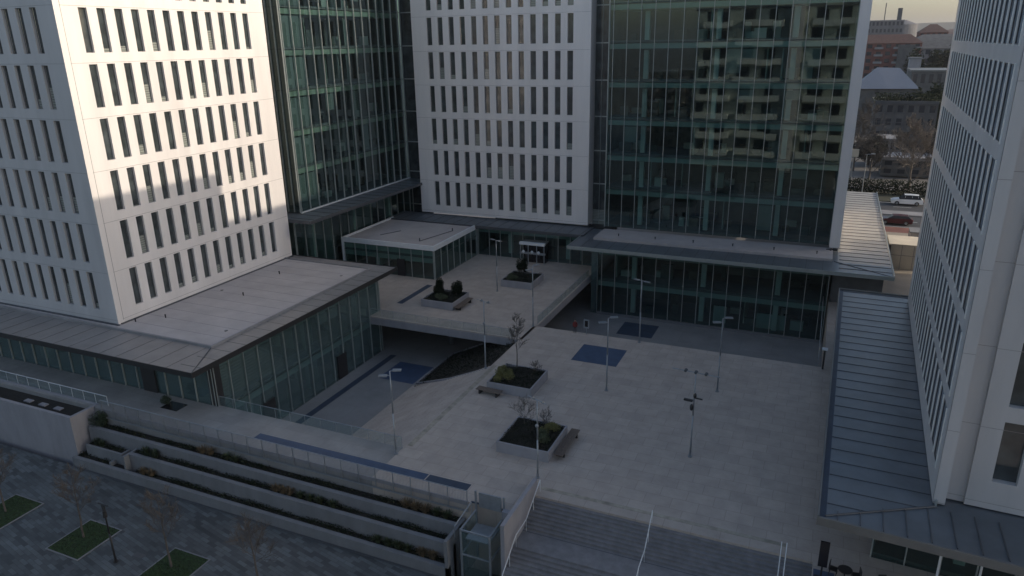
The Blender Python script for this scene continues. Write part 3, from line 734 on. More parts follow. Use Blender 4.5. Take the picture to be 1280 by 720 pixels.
rail('left handrail of the wide staircase beside the white parapet', [(-15.95, 40.5, 0), (-15.95, 37.9, -1.5), (-15.95, 36.15, -1.5), (-15.95, 31.7, -4.3)], glassy=False, name='handrail', m='white_metal')
pw = MB(); pw.box(-16.5, 34.9, -5.4, -16.22, 40.6, .9); pw.box(-17.3, 36.9, -5.4, -16.5, 37.3, .35)
o = recentre(pw.build('parapet_wall', 'concrete_w'), (-16.36, 37.7, -4.3)); tag(o, 'white parapet wall at the left side of the wide staircase', 'wall')

# fence of thin uprights on the promenade edge
fe = thing('baluster_fence', 'long pale metal fence with thin uprights between promenade and planted terraces', 'fence', (-38, 37.4, -.7))
b = MB(); b.tube((-56, 37.38, .95), (-20.1, 37.38, .95), .035, n=6); b.build('top_rail', 'galv', fe)
b = MB(); b.box(-56, 37.33, -.74, -20.1, 37.43, -.64); b.build('bottom_rail', 'galv', fe)
b = MB()
for i in range(300): x = -55.95+.1197*i; b.box(x, 37.37, -.66, x+.014, 37.384, .93)
o = b.build('balusters', 'galv', fe)
for i in range(25): x = -56+1.495*i; MB().box(x-.02, 37.34, -.7, x+.02, 37.42, .95).build('post', 'galv', fe)
MB().box(-56, 37.45, -.28, -20.1, 37.52, .02).build('deck_edge', 'concrete_w', fe)
# terraces
tw = thing('retaining_wall', 'stepped concrete retaining walls with three planted terraces below the fence', 'wall', (-38, 36, -4.3))
T_ = [(36.35, -1.28), (35.45, -2.2), (34.62, -3.45)]
x0s = [-56.6, -46.0, -45.8]
for (yy, zz), xa in zip(T_, (-56.8, -51.0, -50.2)):
    b = MB(); b.box(xa, yy, -5.4, -20.3, yy+.36, zz); b.build('terrace_wall', 'concrete', tw)
b = MB(); b.box(-57.2, 34.62, -5.4, -50.2, 34.98, -3.45); b.build('terrace_wall', 'concrete', tw)
b = MB(); b.box(-20.55, 34.62, -5.4, -20.3, 37.4, -1.3); b.build('end_wall', 'concrete', tw)
b = MB()
b.box(-56.8, 36.71, -5.4, -20.55, 37.45, -1.4); b.box(-51, 35.79, -5.4, -20.55, 36.35, -2.3); b.box(-50.2, 34.98, -5.4, -20.55, 35.45, -3.5); b.box(-57.2, 34.98, -5.4, -51.2, 36.35, -3.55)
b.build('planting_soil', 'soil', tw)
b = MB(); b.box(-56.4, 35.5, -5.0, -52.0, 35.68, -2.5); b.box(-52.18, 35.68, -5, -52.0, 36.34, -2.5); b.box(-51.2, 34.97, -5, -51.0, 36.34, -2.2); b.box(-53.0, 34.97, -5, -52.8, 35.5, -3.15)
b.build('planter_rim', 'concrete', tw)
MB().box(-56.4, 35.68, -5.0, -52.18, 36.34, -2.6).build('planting_soil', 'soil', tw)
MB().box(-57.2, 34.42, -4.3, -16.2, 34.6, -4.28).build('drain_channel', 'roof_seam', tw)
# vent box
vb = thing('vent_box', 'large white concrete box with open dark top at the left edge', 'vent', (-66, 36.6, -4.3))
b = MB(); b.box(-74, 35.2, -5.4, -57.2, 35.5, .05); b.box(-74, 37.8, -5.4, -57.2, 38.05, .05); b.box(-57.5, 35.5, -5.4, -57.2, 37.8, .05); b.box(-74, 35.5, -5.4, -73.7, 37.8, .05)
b.build('wall', 'concrete_w', vb)
MB().box(-73.7, 35.5, -5.4, -57.5, 37.8, -.4).build('recess_floor', 'soil', vb)
for x in (-65.0, -63.0, -61.0): MB().box(x, 36.3, -.4, x+.85, 36.75, -.3).build('skylight', 'concrete_w', vb)
# lift
lf = thing('lift_shaft', 'small glass and steel platform lift between the terraces and the staircase', 'lift', (-18.4, 36.2, -4.3))
b = MB()
for x in (-19.4, -17.3):
    for yy in (34.95, 37.3): b.box(x-.06, yy-.06, -4.3, x+.06, yy+.06, -.2 if yy < 36 else 1.2)
b.build('frame', 'galv', lf)
b = MB()
for z in (-2.2, -.3):
    b.box(-19.4, 34.9, z-.05, -17.3, 35.0, z+.05); b.box(-19.45, 34.95, z-.05, -19.35, 37.3, z+.05); b.box(-17.35, 34.95, z-.05, -17.25, 37.3, z+.05)
b.build('cross_bars', 'galv', lf)
b = MB(); b.box(-19.38, 34.96, -4.2, -17.32, 34.98, -.4); b.box(-19.4, 35.0, -4.2, -19.38, 37.2, -.4); b.box(-17.32, 35, -4.2, -17.3, 37.2, -.4)
b.build('glazing', 'glass_rail', lf)
MB().box(-19.2, 35.2, -1.15, -17.5, 36.9, -1.05).build('cab_roof', 'galv', lf)
MB().box(-19.15, 37.25, 0, -17.5, 37.35, 1.15).build('gate', 'galv', lf)
MB().box(-19.9, 37.5, 0, -16.7, 37.62, .06).build('threshold', 'blue_dk', lf)
b = MB(); b.tube((-20.0, 35.2, -.4), (-19.5, 36.8, .6), .05); b.tube((-20, 35.2, -1.3), (-20, 35.2, -.4), .03); b.tube((-19.5, 36.8, -.3), (-19.5, 36.8, .6), .03)
b.build('grab_rail', 'galv', lf)
# sloping bed beside the bridge
bed = thing('sloping_planter', 'sloping dark planting bed with pale kerb in the left sunken court', 'planter', (-34, 63, -5.1))
poly = [(-38.2, 60.6), (-33, 58.5), (-28.05, 57.9), (-28.05, 69.2), (-38.2, 69.2)]
zf = lambda x: -5.0+(x+38.2)*.47
MB().prism(poly, -5.4, [zf(p[0]) for p in poly]).build('soil', 'soil', bed)
kb = MB(); ext = poly+[poly[0]]
for p, q in list(zip(ext[:-1], ext[1:]))[:2]+[(poly[4], poly[0]), (poly[3], poly[4])]:
    d = Vector((q[0]-p[0], q[1]-p[1])).normalized(); n = Vector((-d.y, d.x))*.1
    quadp = [(p[0]-n.x, p[1]-n.y), (q[0]-n.x, q[1]-n.y), (q[0]+n.x, q[1]+n.y), (p[0]+n.x, p[1]+n.y)]
    kb.prism(quadp, -5.4, [zf(a[0])+.16 for a in quadp])
kb.build('kerb', 'concrete_w', bed)

# grass squares in the lower pavement
for i, (x, yy) in enumerate(((-57.6, 26.3), (-48.85, 26.3), (-40.1, 26.35), (-66.4, 26.3))):
    o = MB().box(x, yy, -4.3, x+3.2, yy+3.5, -4.27).build('grass_square', 'grass'); o['kind'] = 'stuff'
    kb = MB(); kb.box(x-.1, yy-.1, -4.3, x, yy+3.6, -4.25); kb.box(x+3.2, yy-.1, -4.3, x+3.3, yy+3.6, -4.25); kb.box(x, yy-.1, -4.3, x+3.2, yy, -4.25); kb.box(x, yy+3.5, -4.3, x+3.2, yy+3.6, -4.25)
    struct(kb.build('kerb', 'concrete'))
    gb = MB()
    for _ in range(1500):
        px, py = x+random.uniform(.02, 3.18), yy+random.uniform(.02, 3.48); a = random.uniform(0, 6.28); h = random.uniform(.05, .14)
        gb.tri((px-.02*math.cos(a), py-.02*math.sin(a), -4.27), (px+.02*math.cos(a), py+.02*math.sin(a), -4.27), (px+random.uniform(-.05, .05), py+random.uniform(-.05, .05), -4.27+h))
    o = gb.build('grass_blades', 'grass'); o['kind'] = 'stuff'
for k, (x, yy) in enumerate(((-42.4, 28.1), (-45.6, 25.2))):
    o = MB().box(x, yy, -4.3, x+.9-.3*k, yy+.45, -4.285).build('drain_cover', 'roof_seam')
    recentre(o, (x, yy, -4.3)); tag(o, ['square dark drain cover in the paving beside the black lamp', 'small dark drain cover near the bottom edge left of the black lamp'][k], 'drain cover')
o = MB().box(-51.5, 39.6, 0, -49.6, 40.9, .02).build('floor_grate', 'screen'); recentre(o, (-50.5, 40, 0)); tag(o, 'dark floor grate set in the promenade before the podium', 'grate')

# ------------------------------------------------------------------ vegetation builders
def leaves(n, rx, ry, rz, size, c=(0, 0, 0), fill=.45, lobes=6, seed=0):
    rnd = random.Random(seed); b = MB(); cs = []
    for _ in range(lobes):
        a = rnd.uniform(0, 6.28); q = rnd.uniform(.2, .65)
        cs.append((math.cos(a)*q*rx, math.sin(a)*q*ry, rnd.uniform(-.3, .55)*rz, rnd.uniform(.35, .6)))
    for _ in range(n):
        lx, ly, lz, lr = rnd.choice(cs); v = Vector((rnd.gauss(0, 1), rnd.gauss(0, 1), rnd.gauss(0, 1))).normalized()*(rnd.random()**fill)
        p = Vector((c[0]+lx+v.x*rx*lr, c[1]+ly+v.y*ry*lr, max(.0, c[2]+lz+v.z*rz*lr)))
        d = Vector((rnd.gauss(0, 1), rnd.gauss(0, 1), rnd.gauss(0, .7))).normalized(); e = d.orthogonal().normalized(); s = size*rnd.uniform(.6, 1.3)
        b.quad(p-d*s, p-e*s*.5, p+d*s, p+e*s*.5)
    return b
def shrub(m, rx, rz, n, size, seed, label, loc, group=None, name='shrub'):
    t = thing(name, label, 'shrub', loc, 0, group)
    leaves(n, rx, rx, rz, size, (0, 0, rz*.55), seed=seed).build('foliage', m, t, local=True)
    b = MB(); rnd = random.Random(seed)
    for _ in range(6): b.tube((0, 0, 0), (rnd.uniform(-.5, .5)*rx, rnd.uniform(-.5, .5)*rx, rz*.8), .02, .006, 4)
    b.build('stems', 'bark', t, local=True)
    return t
def branch_tree(h, spread, seed, r0=.07, levels=3, trunk_frac=.45, nb=9, up=.9, thin=.008):
    rnd = random.Random(seed); tr = MB(); cr = MB()
    top = Vector((rnd.uniform(-.15, .15), rnd.uniform(-.15, .15), h*.92)); n = 7; prev = Vector((0, 0, 0)); pts = [prev]
    for i in range(1, n+1):
        p = top*(i/n)+Vector((rnd.uniform(-.04, .04), rnd.uniform(-.04, .04), 0))*h*.12; pts.append(p)
        (tr if i/n <= .72 else cr).tube(pts[-2], p, r0*(1-.85*(i-1)/n), r0*(1-.85*i/n), 6, caps=False)
    def grow(p, d, L, rr, lv):
        segs = 3; q = p
        for s in range(segs):
            d = (d+Vector((rnd.gauss(0, .16), rnd.gauss(0, .16), rnd.gauss(.06, .1)))).normalized(); nq = q+d*L/segs
            cr.tube(q, nq, max(thin, rr*(1-s/segs*.6)), max(thin*.7, rr*(1-(s+1)/segs*.6)), 4 if lv else 3, caps=False)
            if lv > 0:
                for _ in range(2 if lv > 1 else 3):
                    a = Vector((rnd.gauss(0, 1), rnd.gauss(0, 1), rnd.gauss(.3, .5))).normalized()
                    grow(nq, (d*.9+a*.75).normalized(), L*rnd.uniform(.42, .62), rr*.5, lv-1)
            q = nq
    for i in range(nb):
        f_ = trunk_frac+(1-trunk_frac)*(i/nb); k = f_*n; i0 = min(n-1, int(k)); p = pts[i0].lerp(pts[i0+1], k-i0)
        a = i*2.4+rnd.uniform(-.4, .4); L = spread*(1-.55*(f_-trunk_frac)/(1-trunk_frac))*rnd.uniform(.75, 1.1)
        grow(p, Vector((math.cos(a), math.sin(a), up)).normalized(), L, r0*.38*(1.15-f_), levels-1)
    return tr, cr
def bare_tree(label, loc, h, spread, seed, group=None, r0=.085, levels=3, m='bark', nb=11, tf=.4, thin=.013, up=.9):
    t = thing('bare_tree', label, 'tree', loc, 0, group)
    tr, cr = branch_tree(h, spread, seed, r0, levels, tf, nb, up, thin)
    tr.build('trunk', m, t, local=True); cr.build('crown', m, t, local=True)
    return t
bare_tree('slender leafless tree in the left-hand grass square at the frame edge', (-56.1, 28.0, -4.3), 6.0, 1.6, 1, 'young street trees')
bare_tree('slender leafless tree in the whole grass square beside the black lamp', (-47.5, 28.2, -4.3), 6.0, 1.7, 2, 'young street trees')
bare_tree('slender leafless tree in the grass square nearest the bottom edge', (-38.8, 28.3, -4.3), 6.2, 1.7, 3, 'young street trees')
bare_tree('small leafless tree on the dark paving below the middle of the terraces', (-32.2, 29.6, -4.3), 4.6, 1.7, 4, 'young street trees', tf=.35)
bare_tree('thin leafless tree standing in the planter behind the middle lamps', (-24.75, 57.0, .85), 5.4, 1.3, 5, None, .06, tf=.35)

# ------------------------------------------------------------------ planters, benches
def planter(x, y, label):
    t = thing('planter', label, 'planter', (x+2.15, y+2.15, 0), 0, 'square concrete planters')
    b = MB(); s = 4.3; w_ = .12
    b.box(x, y, 0, x+s, y+w_, .9); b.box(x, y+s-w_, 0, x+s, y+s, .9); b.box(x, y+w_, 0, x+w_, y+s-w_, .9); b.box(x+s-w_, y+w_, 0, x+s, y+s-w_, .9)
    b.build('rim', 'concrete_w', t)
    i = 10; b = MB()
    for a in range(i):
        for c in range(i):
            st = (s-.24)/i; z = lambda p, q: .76+.07*math.sin(p*2.3+q)+.05*math.cos(q*3.1-p)
            xa, ya = x+.12+a*st, y+.12+c*st
            b.quad((xa, ya, z(xa, ya)), (xa+st, ya, z(xa+st, ya)), (xa+st, ya+st, z(xa+st, ya+st)), (xa, ya+st, z(xa, ya+st)))
    b.build('soil', 'soil', t); return t
P1, P2, P3, P4 = (-21.0, 44.1), (-26.1, 53.15), (-43.0, 70.4), (-37.1, 80.6)
planter(*P1, 'nearest square planter, holding bare twigs and a long bench on its right')
planter(*P2, 'square planter with a thin tree and yellow-green shrub, bench on its left')
planter(*P3, 'square planter with two dark evergreen shrubs on the bridge deck')
planter(*P4, 'farthest square planter, in front of the entrance of the middle tower')
def bench(x, y, L, rz, label):
    t = thing('bench', label, 'bench', (x, y, 0), rz, 'wooden benches')
    for i in range(5): MB().box(-L/2, -.36+.15*i, .40, L/2, -.24+.15*i, .46).build('seat_slat', 'wood', t, local=True)
    for s_ in (-1, 1): MB().box(s_*L*.36-.06, -.33, 0, s_*L*.36+.06, .36, .40).build('leg', 'black', t, local=True)
bench(-16.15, 46.8, 4.2, R(90), 'long wooden bench on the right side of the nearest planter')
bench(-25.6, 52.6, 2.4, R(-4), 'short wooden bench at the front left corner of the planter with the thin tree')
bench(-38.2, 72.2, 3.8, R(90), 'wooden bench on the right side of the planter with two dark shrubs')
# shrubs
def rest_bush(x, y, sc, label, kind='leaf_dk', seed=1, hh=.6, z=.78, group=None, n=900):
    return shrub(kind, sc, hh, int(n*1.8), .06, seed, label, (x, y, z), group)
rest_bush(-24.9, 54.2, 1.0, 'larger yellow-green shrub at the front of the planter with the thin tree', 'leaf_y', 11, .7)
rest_bush(-25.4, 55.5, .8, 'smaller yellow-green shrub at the left of the planter with the thin tree', 'leaf_y', 12, .55)
rest_bush(-17.8, 45.6, .85, 'green shrub at the front right of the nearest planter', 'leaf', 13, .6)
rest_bush(-17.7, 47.1, .85, 'olive shrub at the right of the nearest planter next to the bench', 'leaf_y', 14, .5)
rest_bush(-42.0, 73.0, 1.05, 'taller dark evergreen shrub in the planter on the bridge deck', 'leaf_bk', 15, 1.5, n=3600)
rest_bush(-39.7, 73.4, .95, 'shorter dark evergreen shrub in the planter on the bridge deck', 'leaf_bk', 16, 1.25, n=3000)
rest_bush(-40.6, 71.4, 1.0, 'low olive ground shrub at the front of the planter with two evergreens', 'leaf', 17, .5)
rest_bush(-35.4, 83.9, .9, 'upright dark shrub at the back of the farthest planter', 'leaf_bk', 18, 1.5, n=2800)
rest_bush(-35.8, 81.6, 1.0, 'low olive shrub at the front of the farthest planter', 'leaf', 19, .5)
for k, (p, lab) in enumerate(((P1, 'dark ground cover in nearest planter'), (P2, 'ground cover'), (P3, 'ground cover'), (P4, 'ground cover'))):
    b = MB(); rnd = random.Random(50+k)
    for _ in range(2600):
        x, y = p[0]+rnd.uniform(.15, 4.15), p[1]+rnd.uniform(.15, 4.15); z = .84+rnd.uniform(0, .16)*(1+math.sin(x*3)*math.cos(y*2.6))
        d = Vector((rnd.gauss(0, 1), rnd.gauss(0, 1), rnd.gauss(0, .6))).normalized()*.05; e = d.orthogonal().normalized()*.025
        q = Vector((x, y, z)); b.quad(q-d, q-e, q+d, q+e)
    o = b.build('ground_cover', 'leaf_bk'); o['kind'] = 'stuff'
for i, (x, y, s, h, lab) in enumerate(((-20.1, 47.6, 1.3, 1.9, 'bare twiggy bush at the back left corner of the nearest planter'), (-18.3, 47.9, .8, 1.3, 'small bare twiggy bush at the back of the nearest planter'), (-22.7, 56.8, .6, 1.0, 'small bare twiggy bush at the back right of the planter with the thin tree'))):
    t = thing('bare_shrub', lab, 'shrub', (x, y, .75)); tr, cr = branch_tree(h, s, 70+i, .02, 3, .05, 12, .8, .006)
    tr.build('stems', 'bark', t, local=True); cr.build('twigs', 'bark', t, local=True)
# terrace planting
def tuft(n, r_, h, m, seed):
    rnd = random.Random(seed); b = MB()
    for _ in range(n):
        a = rnd.uniform(0, 6.28); q = rnd.uniform(0, r_*.5); p = Vector((math.cos(a)*q, math.sin(a)*q, 0)); l = rnd.uniform(.5, 1)
        e = p+Vector((math.cos(a)*r_*rnd.uniform(.2, 1), math.sin(a)*r_*rnd.uniform(.2, 1), h*l)); s = Vector((-math.sin(a), math.cos(a), 0))*.014
        m_ = p.lerp(e, .55)+Vector((0, 0, h*.2)); b.quad(p-s, p+s, m_+s, m_-s); b.tri(m_-s, m_+s, e)
    return b
TU = {}
for nm, m in (('grass_tuft', 'straw'), ('green_tuft', 'leaf'), ('dark_tuft', 'leaf_dk')):
    TU[nm] = tuft(160, .42, .62, m, len(nm)); 
rnd = random.Random(9)
beds = [(37.05, -1.45, -56, -20.8, 'upper'), (36.07, -2.3, -50.7, -20.8, 'middle'), (35.2, -3.5, -50, -20.8, 'lowest'), (36.0, -2.6, -56.2, -52.3, 'small left'), (35.3, -3.55, -57, -53, 'left low')]
for yy, z, xa, xb, nm in beds:
    b = MB(); n = int((xb-xa)*170)
    for _ in range(n):
        x = rnd.uniform(xa, xb)
        dens = .5+.5*math.sin(x*.9+yy)+.3*math.sin(x*2.3)
        if rnd.random() > .35+dens*.6: continue
        q = Vector((x, yy+rnd.uniform(-.22, .25), z+rnd.uniform(0, .22+.12*max(0, dens))))
        d = Vector((rnd.gauss(0, 1), rnd.gauss(0, 1), rnd.gauss(0, .9))).normalized()*.06; e = d.orthogonal().normalized()*.03
        b.quad(q-d, q-e, q+d, q+e, 0 if rnd.random() < .93 else 1)
    o = b.build('ground_cover', ['leaf_bk', 'leaf']); o['kind'] = 'stuff'
def tag_tuft(nm, x, y, z, sc, label, group):
    key = nm+'_me'
    if key not in TU:
        me_o = TU[nm].build(nm, {'grass_tuft': 'straw', 'green_tuft': 'leaf', 'dark_tuft': 'leaf_dk'}[nm]); TU[key] = me_o; o = me_o
    else: o = TU[key].copy(); COL.objects.link(o)
    o.location = (x, y, z); o.scale = (sc, sc, sc); o.rotation_euler = (0, 0, rnd.uniform(0, 6)); tag(o, label, 'plant', group); return o
ORD = ['leftmost', 'second from the left', 'third from the left', 'fourth from the left', 'rightmost']
def row_of(xs, nm, y, z, sc, what, group):
    for i, x in enumerate(xs): tag_tuft(nm, x, y, z, sc, what+', '+(ORD[i] if i < len(xs)-1 else 'rightmost')+' of its kind there', group)
row_of((-44.2, -43.4, -24.9, -24.1, -23.3), 'grass_tuft', 37.05, -1.45, 1.1, 'dry straw-coloured clump in the top terrace', 'dry clumps on the top terrace')
row_of((-35.9, -35.2, -34.6), 'grass_tuft', 36.07, -2.3, 1.1, 'dry straw-coloured clump in the middle terrace', 'dry clumps on the middle terrace')
row_of((-49.2, -48.3, -22.6, -21.8), 'grass_tuft', 35.2, -3.5, 1.1, 'dry straw-coloured clump in the bottom terrace', 'dry clumps on the bottom terrace')
row_of((-41.6, -40.7, -22.4, -21.6), 'green_tuft', 37.05, -1.45, 1.0, 'green leafy clump in the top terrace', 'green clumps on the top terrace')
row_of((-33.6, -32.7, -31.8, -30.6), 'green_tuft', 36.07, -2.3, 1.0, 'green leafy clump in the middle terrace', 'green clumps on the middle terrace')
row_of((-26.3, -25.4, -24.6, -23.8), 'green_tuft', 35.2, -3.5, 1.0, 'green leafy clump in the bottom terrace', 'green clumps on the bottom terrace')
row_of((-55.6, -54.9), 'dark_tuft', 36.0, -2.6, 1.0, 'dark clump in the small rimmed bed left', 'dark clumps at the left end')
row_of((-49.6, -48.6), 'dark_tuft', 36.07, -2.3, 1.3, 'dark spreading clump in the middle terrace', 'dark clumps starting the middle terrace')
shrub('leaf_dk', .9, 1.1, 2200, .07, 31, 'bushy dark green shrub against the corner of the white vent box', (-56.1, 36.9, -1.5))
shrub('leaf_dk', .6, .6, 900, .06, 32, 'small dark shrub standing on the promenade before the podium glass', (-51.6, 40.3, 0))
b = MB()
for _ in range(2500):
    x, y = rnd.uniform(-38, -28.3), rnd.uniform(59.5, 69); 
    q = Vector((x, y, zf(x)+rnd.uniform(.0, .25))); d = Vector((rnd.gauss(0, 1), rnd.gauss(0, 1), rnd.gauss(0, .9))).normalized()*.09; e = d.orthogonal().normalized()*.04
    b.quad(q-d, q-e, q+d, q+e)
o = b.build('ground_cover', 'leaf_bk'); o['kind'] = 'stuff'

# ------------------------------------------------------------------ lamps
def lamp(x, y, h, label, arm=.8, rz=0.0, kind='tee', z=0.0, m='galv'):
    t = thing('lamp_post', label, 'street lamp', (x, y, z), rz)
    MB().tube((0, 0, 0), (0, 0, h*.5), .075, .06, 10).tube((0, 0, h*.5), (0, 0, h), .06, .05, 10).build('pole', m, t, True, local=True)
    MB().tube((0, 0, 0), (0, 0, .06), .17, n=12).tube((0, 0, .06), (0, 0, .35), .095, n=10).build('base', m, t, local=True)
    if kind == 'tee':
        MB().tube((-arm, 0, h), (arm, 0, h), .03).build('arm', m, t, local=True)
        for s_ in (-1, 1): MB().box(s_*arm-.32, -.13, h-.04, s_*arm+.32, .13, h+.04).build('lamp_head', m, t, local=True)
    elif kind == 'pair':
        MB().tube((0, 0, h), (.45, .1, h+.05), .03).tube((0, 0, h-.35), (-.45, -.1, h-.3), .03).build('arm', m, t, local=True)
        MB().box(.2, -.1, h, .85, .25, h+.09).build('lamp_head', m, t, local=True); MB().box(-.85, -.25, h-.36, -.2, .1, h-.27).build('lamp_head', m, t, local=True)
    elif kind == 'wide':
        MB().tube((-1.75, 0, h), (1.75, 0, h), .045).build('arm', m, t, local=True)
        for s_ in (-.75, .0, .75):
            MB().tube((s_, -.12, h+.02), (s_, .12, h+.02), .1, .13, 10).build('spotlight', 'roof_seam', t, local=True)
        MB().box(-.75, -.1, h*.66, -.1, .12, h*.66+.12).build('camera_arm', 'black', t, local=True)
        MB().blob((-.12, -.1, h*.60), .14, .14, .28).build('security_camera', 'black', t, True, local=True)
        MB().tube((0, 0, h*.71), (.6, .1, h*.70), .06).build('camera_arm', 'black', t, local=True)
        MB().blob((.05, 0, h*.735), .13, .13, .22).build('security_camera', 'black', t, True, local=True)
    elif kind == 'thin':
        MB().tube((-.9, 0, h), (.9, 0, h), .035).build('arm', m, t, local=True)
        for s_ in (-.45, .45): MB().tube((s_, 0, h-.02), (s_+.2, 0, h+.05), .09, .12, 10).build('lamp_head', m, t, local=True)
        MB().blob((0, -.05, h*.68), .14, .14, .14).build('globe', 'galv', t, True, local=True)
    elif kind == 'lantern':
        MB().tube((-.45, 0, h), (.45, 0, h), .05).build('arm', m, t, local=True)
        for s_ in (-.16, .16): MB().tube((s_, 0, h), (s_*.6, 0, h-.55), .03).build('bracket', m, t, local=True)
        MB().tube((0, 0, h-1.0), (0, 0, h-.5), .15, .12, 10).build('camera_dome', m, t, local=True)
    return t
lamp(-7.07, 48.94, 7.0, 'plaza mast with a long thin crossbar of spotlights and black cameras halfway up', kind='wide', rz=R(-6))
lamp(-6.8, 60.63, 7.0, 'tall slim mast on the open plaza in front of the glass base at the right', kind='pair', rz=R(20))
lamp(-28.07, 40.94, 7.0, 'mast at the corner of the left sunken court beside its glass railing', kind='pair', rz=R(25))
lamp(-28.27, 57.47, 6.9, 'mast with a white globe beside the sloping planting bed', kind='thin', rz=R(-20))
lamp(-15.96, 69.0, 6.8, 'mast with a flat double head standing on the far edge of the plaza', kind='tee', arm=.62, rz=R(-20))
lamp(-16.04, 57.15, 7.0, 'mast beside the bright blue square on the plaza', kind='pair', rz=R(30))
lamp(-28.0, 69.17, 7.0, 'mast where the bridge deck meets the plaza', kind='pair', rz=R(50))
lamp(-36.7, 78.65, 6.7, 'mast with a flat double head near the farthest planter on the deck', kind='tee', arm=.62, rz=R(-20))
lamp(-16.73, 42.0, 6.3, 'mast standing before the nearest planter at the top of the staircase', kind='thin', rz=R(-25))
lamp(-42.93, 27.22, 4.75, 'short black lamp on the dark paving between two grass squares', kind='lantern', z=-4.3, m='black')
t = thing('street_lamp', 'tall lamp beside the road behind the right-hand glass tower', 'street lamp', (6.6, 152.9, 0))
MB().tube((6.6, 152.9, 0), (6.6, 152.9, 8.6), .1, .06).build('pole', 'galv', t); MB().tube((6.3, 152.9, 8.6), (7.6, 152.5, 8.8), .05).build('arm', 'galv', t)
MB().box(7.3, 152.4, 8.74, 8.0, 152.7, 8.9).build('lamp_head', 'galv', t)
t = thing('bollard_light', 'dark post with white lit-looking cap by the metal-roofed podium', 'bollard', (1.75, 69.0, 0))
MB().box(1.67, 68.9, 0, 1.83, 69.1, 2.0).build('post', 'black', t); MB().box(1.5, 68.75, 2.0, 2.0, 69.25, 2.12).build('cap', 'white_metal', t)
t = thing('information_sign', 'small white-framed black sign on a thin post at the far plaza edge', 'sign', (-21.78, 69.05, 0))
MB().tube((-21.78, 69.05, 0), (-21.78, 69.05, .8), .04).build('post', 'galv', t)
b = MB(); x, y = -21.78, 69.05
b.box(x-.3, y-.05, .75, x+.3, y+.05, .9); b.box(x-.3, y-.05, 1.6, x+.3, y+.05, 1.75); b.box(x-.3, y-.05, .9, x-.18, y+.05, 1.6); b.box(x+.18, y-.05, .9, x+.3, y+.05, 1.6)
b.build('frame', 'galv', t); MB().box(x-.18, y-.03, .9, x+.18, y+.03, 1.6).build('panel', 'screen', t)

# ------------------------------------------------------------------ person (small, far)
def person(x, y, z, h, rz, label):
    t = thing('person', label, 'person', (x, y, z), rz); s = h/1.75
    V = [(0,0,.93),(0,0,1.12),(0,0,1.38),(0,0,1.50),(0,.01,1.63),(.095,0,.86),(.11,.03,.48),(.115,.0,.09),(.12,-.12,.04),(-.095,0,.86),(-.10,-.03,.48),(-.11,.03,.09),(-.115,-.09,.04),
         (.19,0,1.40),(.24,.03,1.12),(.23,-.08,.88),(.225,-.12,.79),(-.19,0,1.40),(-.245,.02,1.12),(-.22,-.09,.89),(-.215,-.13,.80),(0,0,1.70)]
    E_ = [(0,1),(1,2),(2,3),(3,4),(4,21),(0,5),(5,6),(6,7),(7,8),(0,9),(9,10),(10,11),(11,12),(2,13),(13,14),(14,15),(15,16),(2,17),(17,18),(18,19),(19,20)]
    rad = [.14,.13,.15,.055,.092,.085,.06,.042,.035,.085,.06,.042,.035,.055,.042,.032,.028,.055,.042,.032,.028,.07]
    me = bpy.data.meshes.new('body'); me.from_pydata([(a*s, b_*s, c*s) for a, b_, c in V], E_, [])
    o = bpy.data.objects.new('body', me); COL.objects.link(o); o.parent = t
    sk = o.modifiers.new('skin', 'SKIN'); sb = o.modifiers.new('sub', 'SUBSURF'); sb.levels = 1; sb.render_levels = 2
    for i, q in enumerate(me.skin_vertices[0].data): q.radius = (rad[i]*s, rad[i]*s*.85)
    me.skin_vertices[0].data[0].use_root = True; me.materials.append(M['cloth_dk'])
    b = MB(); b.tube((0, 0, .86*s), (0, 0, 1.2*s), .185*s, .18*s, 12).tube((0, 0, 1.2*s), (0, 0, 1.45*s), .18*s, .16*s, 12).tube((0, 0, 1.45*s), (0, 0, 1.52*s), .16*s, .07*s, 12)
    for sx in (-1, 1): b.tube((sx*.18*s, 0, 1.43*s), (sx*.245*s, .025*s, 1.12*s), .072*s, .06*s, 8).tube((sx*.245*s, .025*s, 1.12*s), (sx*.228*s, -.08*s, .9*s), .06*s, .05*s, 8)
    b.build('jacket', 'cloth_red', t, True, local=True)
    MB().blob((0, 0, 1.655*s), .088*s, .1*s, .118*s, 12, 8).build('face', 'skin', t, True, local=True)
    MB().blob((0, .018*s, 1.69*s), .097*s, .1*s, .1*s, 12, 8).build('hair', 'soil', t, True, local=True)
    return t
person(-23.05, 69.0, 0, 1.55, R(15), 'person in red jacket and dark trousers standing at the far plaza edge')

# ------------------------------------------------------------------ street side, top right
t = thing('utility_building', 'low beige panelled building in sunlight between the podium roof and the road', 'building', (10.6, 108.6, 0))
MB().box(8.9, 106.2, 0, 13.4, 111.0, 3.3).build('wall', 'beige', t)
b = MB()
for x in (8.95, 10.4, 11.85, 13.3): b.box(x-.03, 106.16, 0, x+.03, 106.2, 3.3)
b.box(8.9, 106.15, 1.9, 13.4, 106.2, 1.95)
b.build('panel_joints', 'joint', t); MB().box(8.8, 106.1, 3.3, 13.5, 111.1, 3.45).build('roof', 'beige', t)
MB().box(8.7, 105.5, 0, 9.0, 106.1, 3.4).build('post', 'bark', t)
t = thing('utility_building', 'small grey kiosk with a dark opening behind the beige building', 'building', (13.8, 118, 0))
MB().box(12.2, 116.5, 0, 16.5, 119.5, 2.7).build('wall', 'stone_gr', t); MB().box(13.2, 116.44, 1.0, 14.6, 116.5, 2.3).build('window', 'citywin', t)
MB().box(12.1, 116.4, 2.7, 16.6, 119.6, 2.85).build('roof', 'concrete', t)
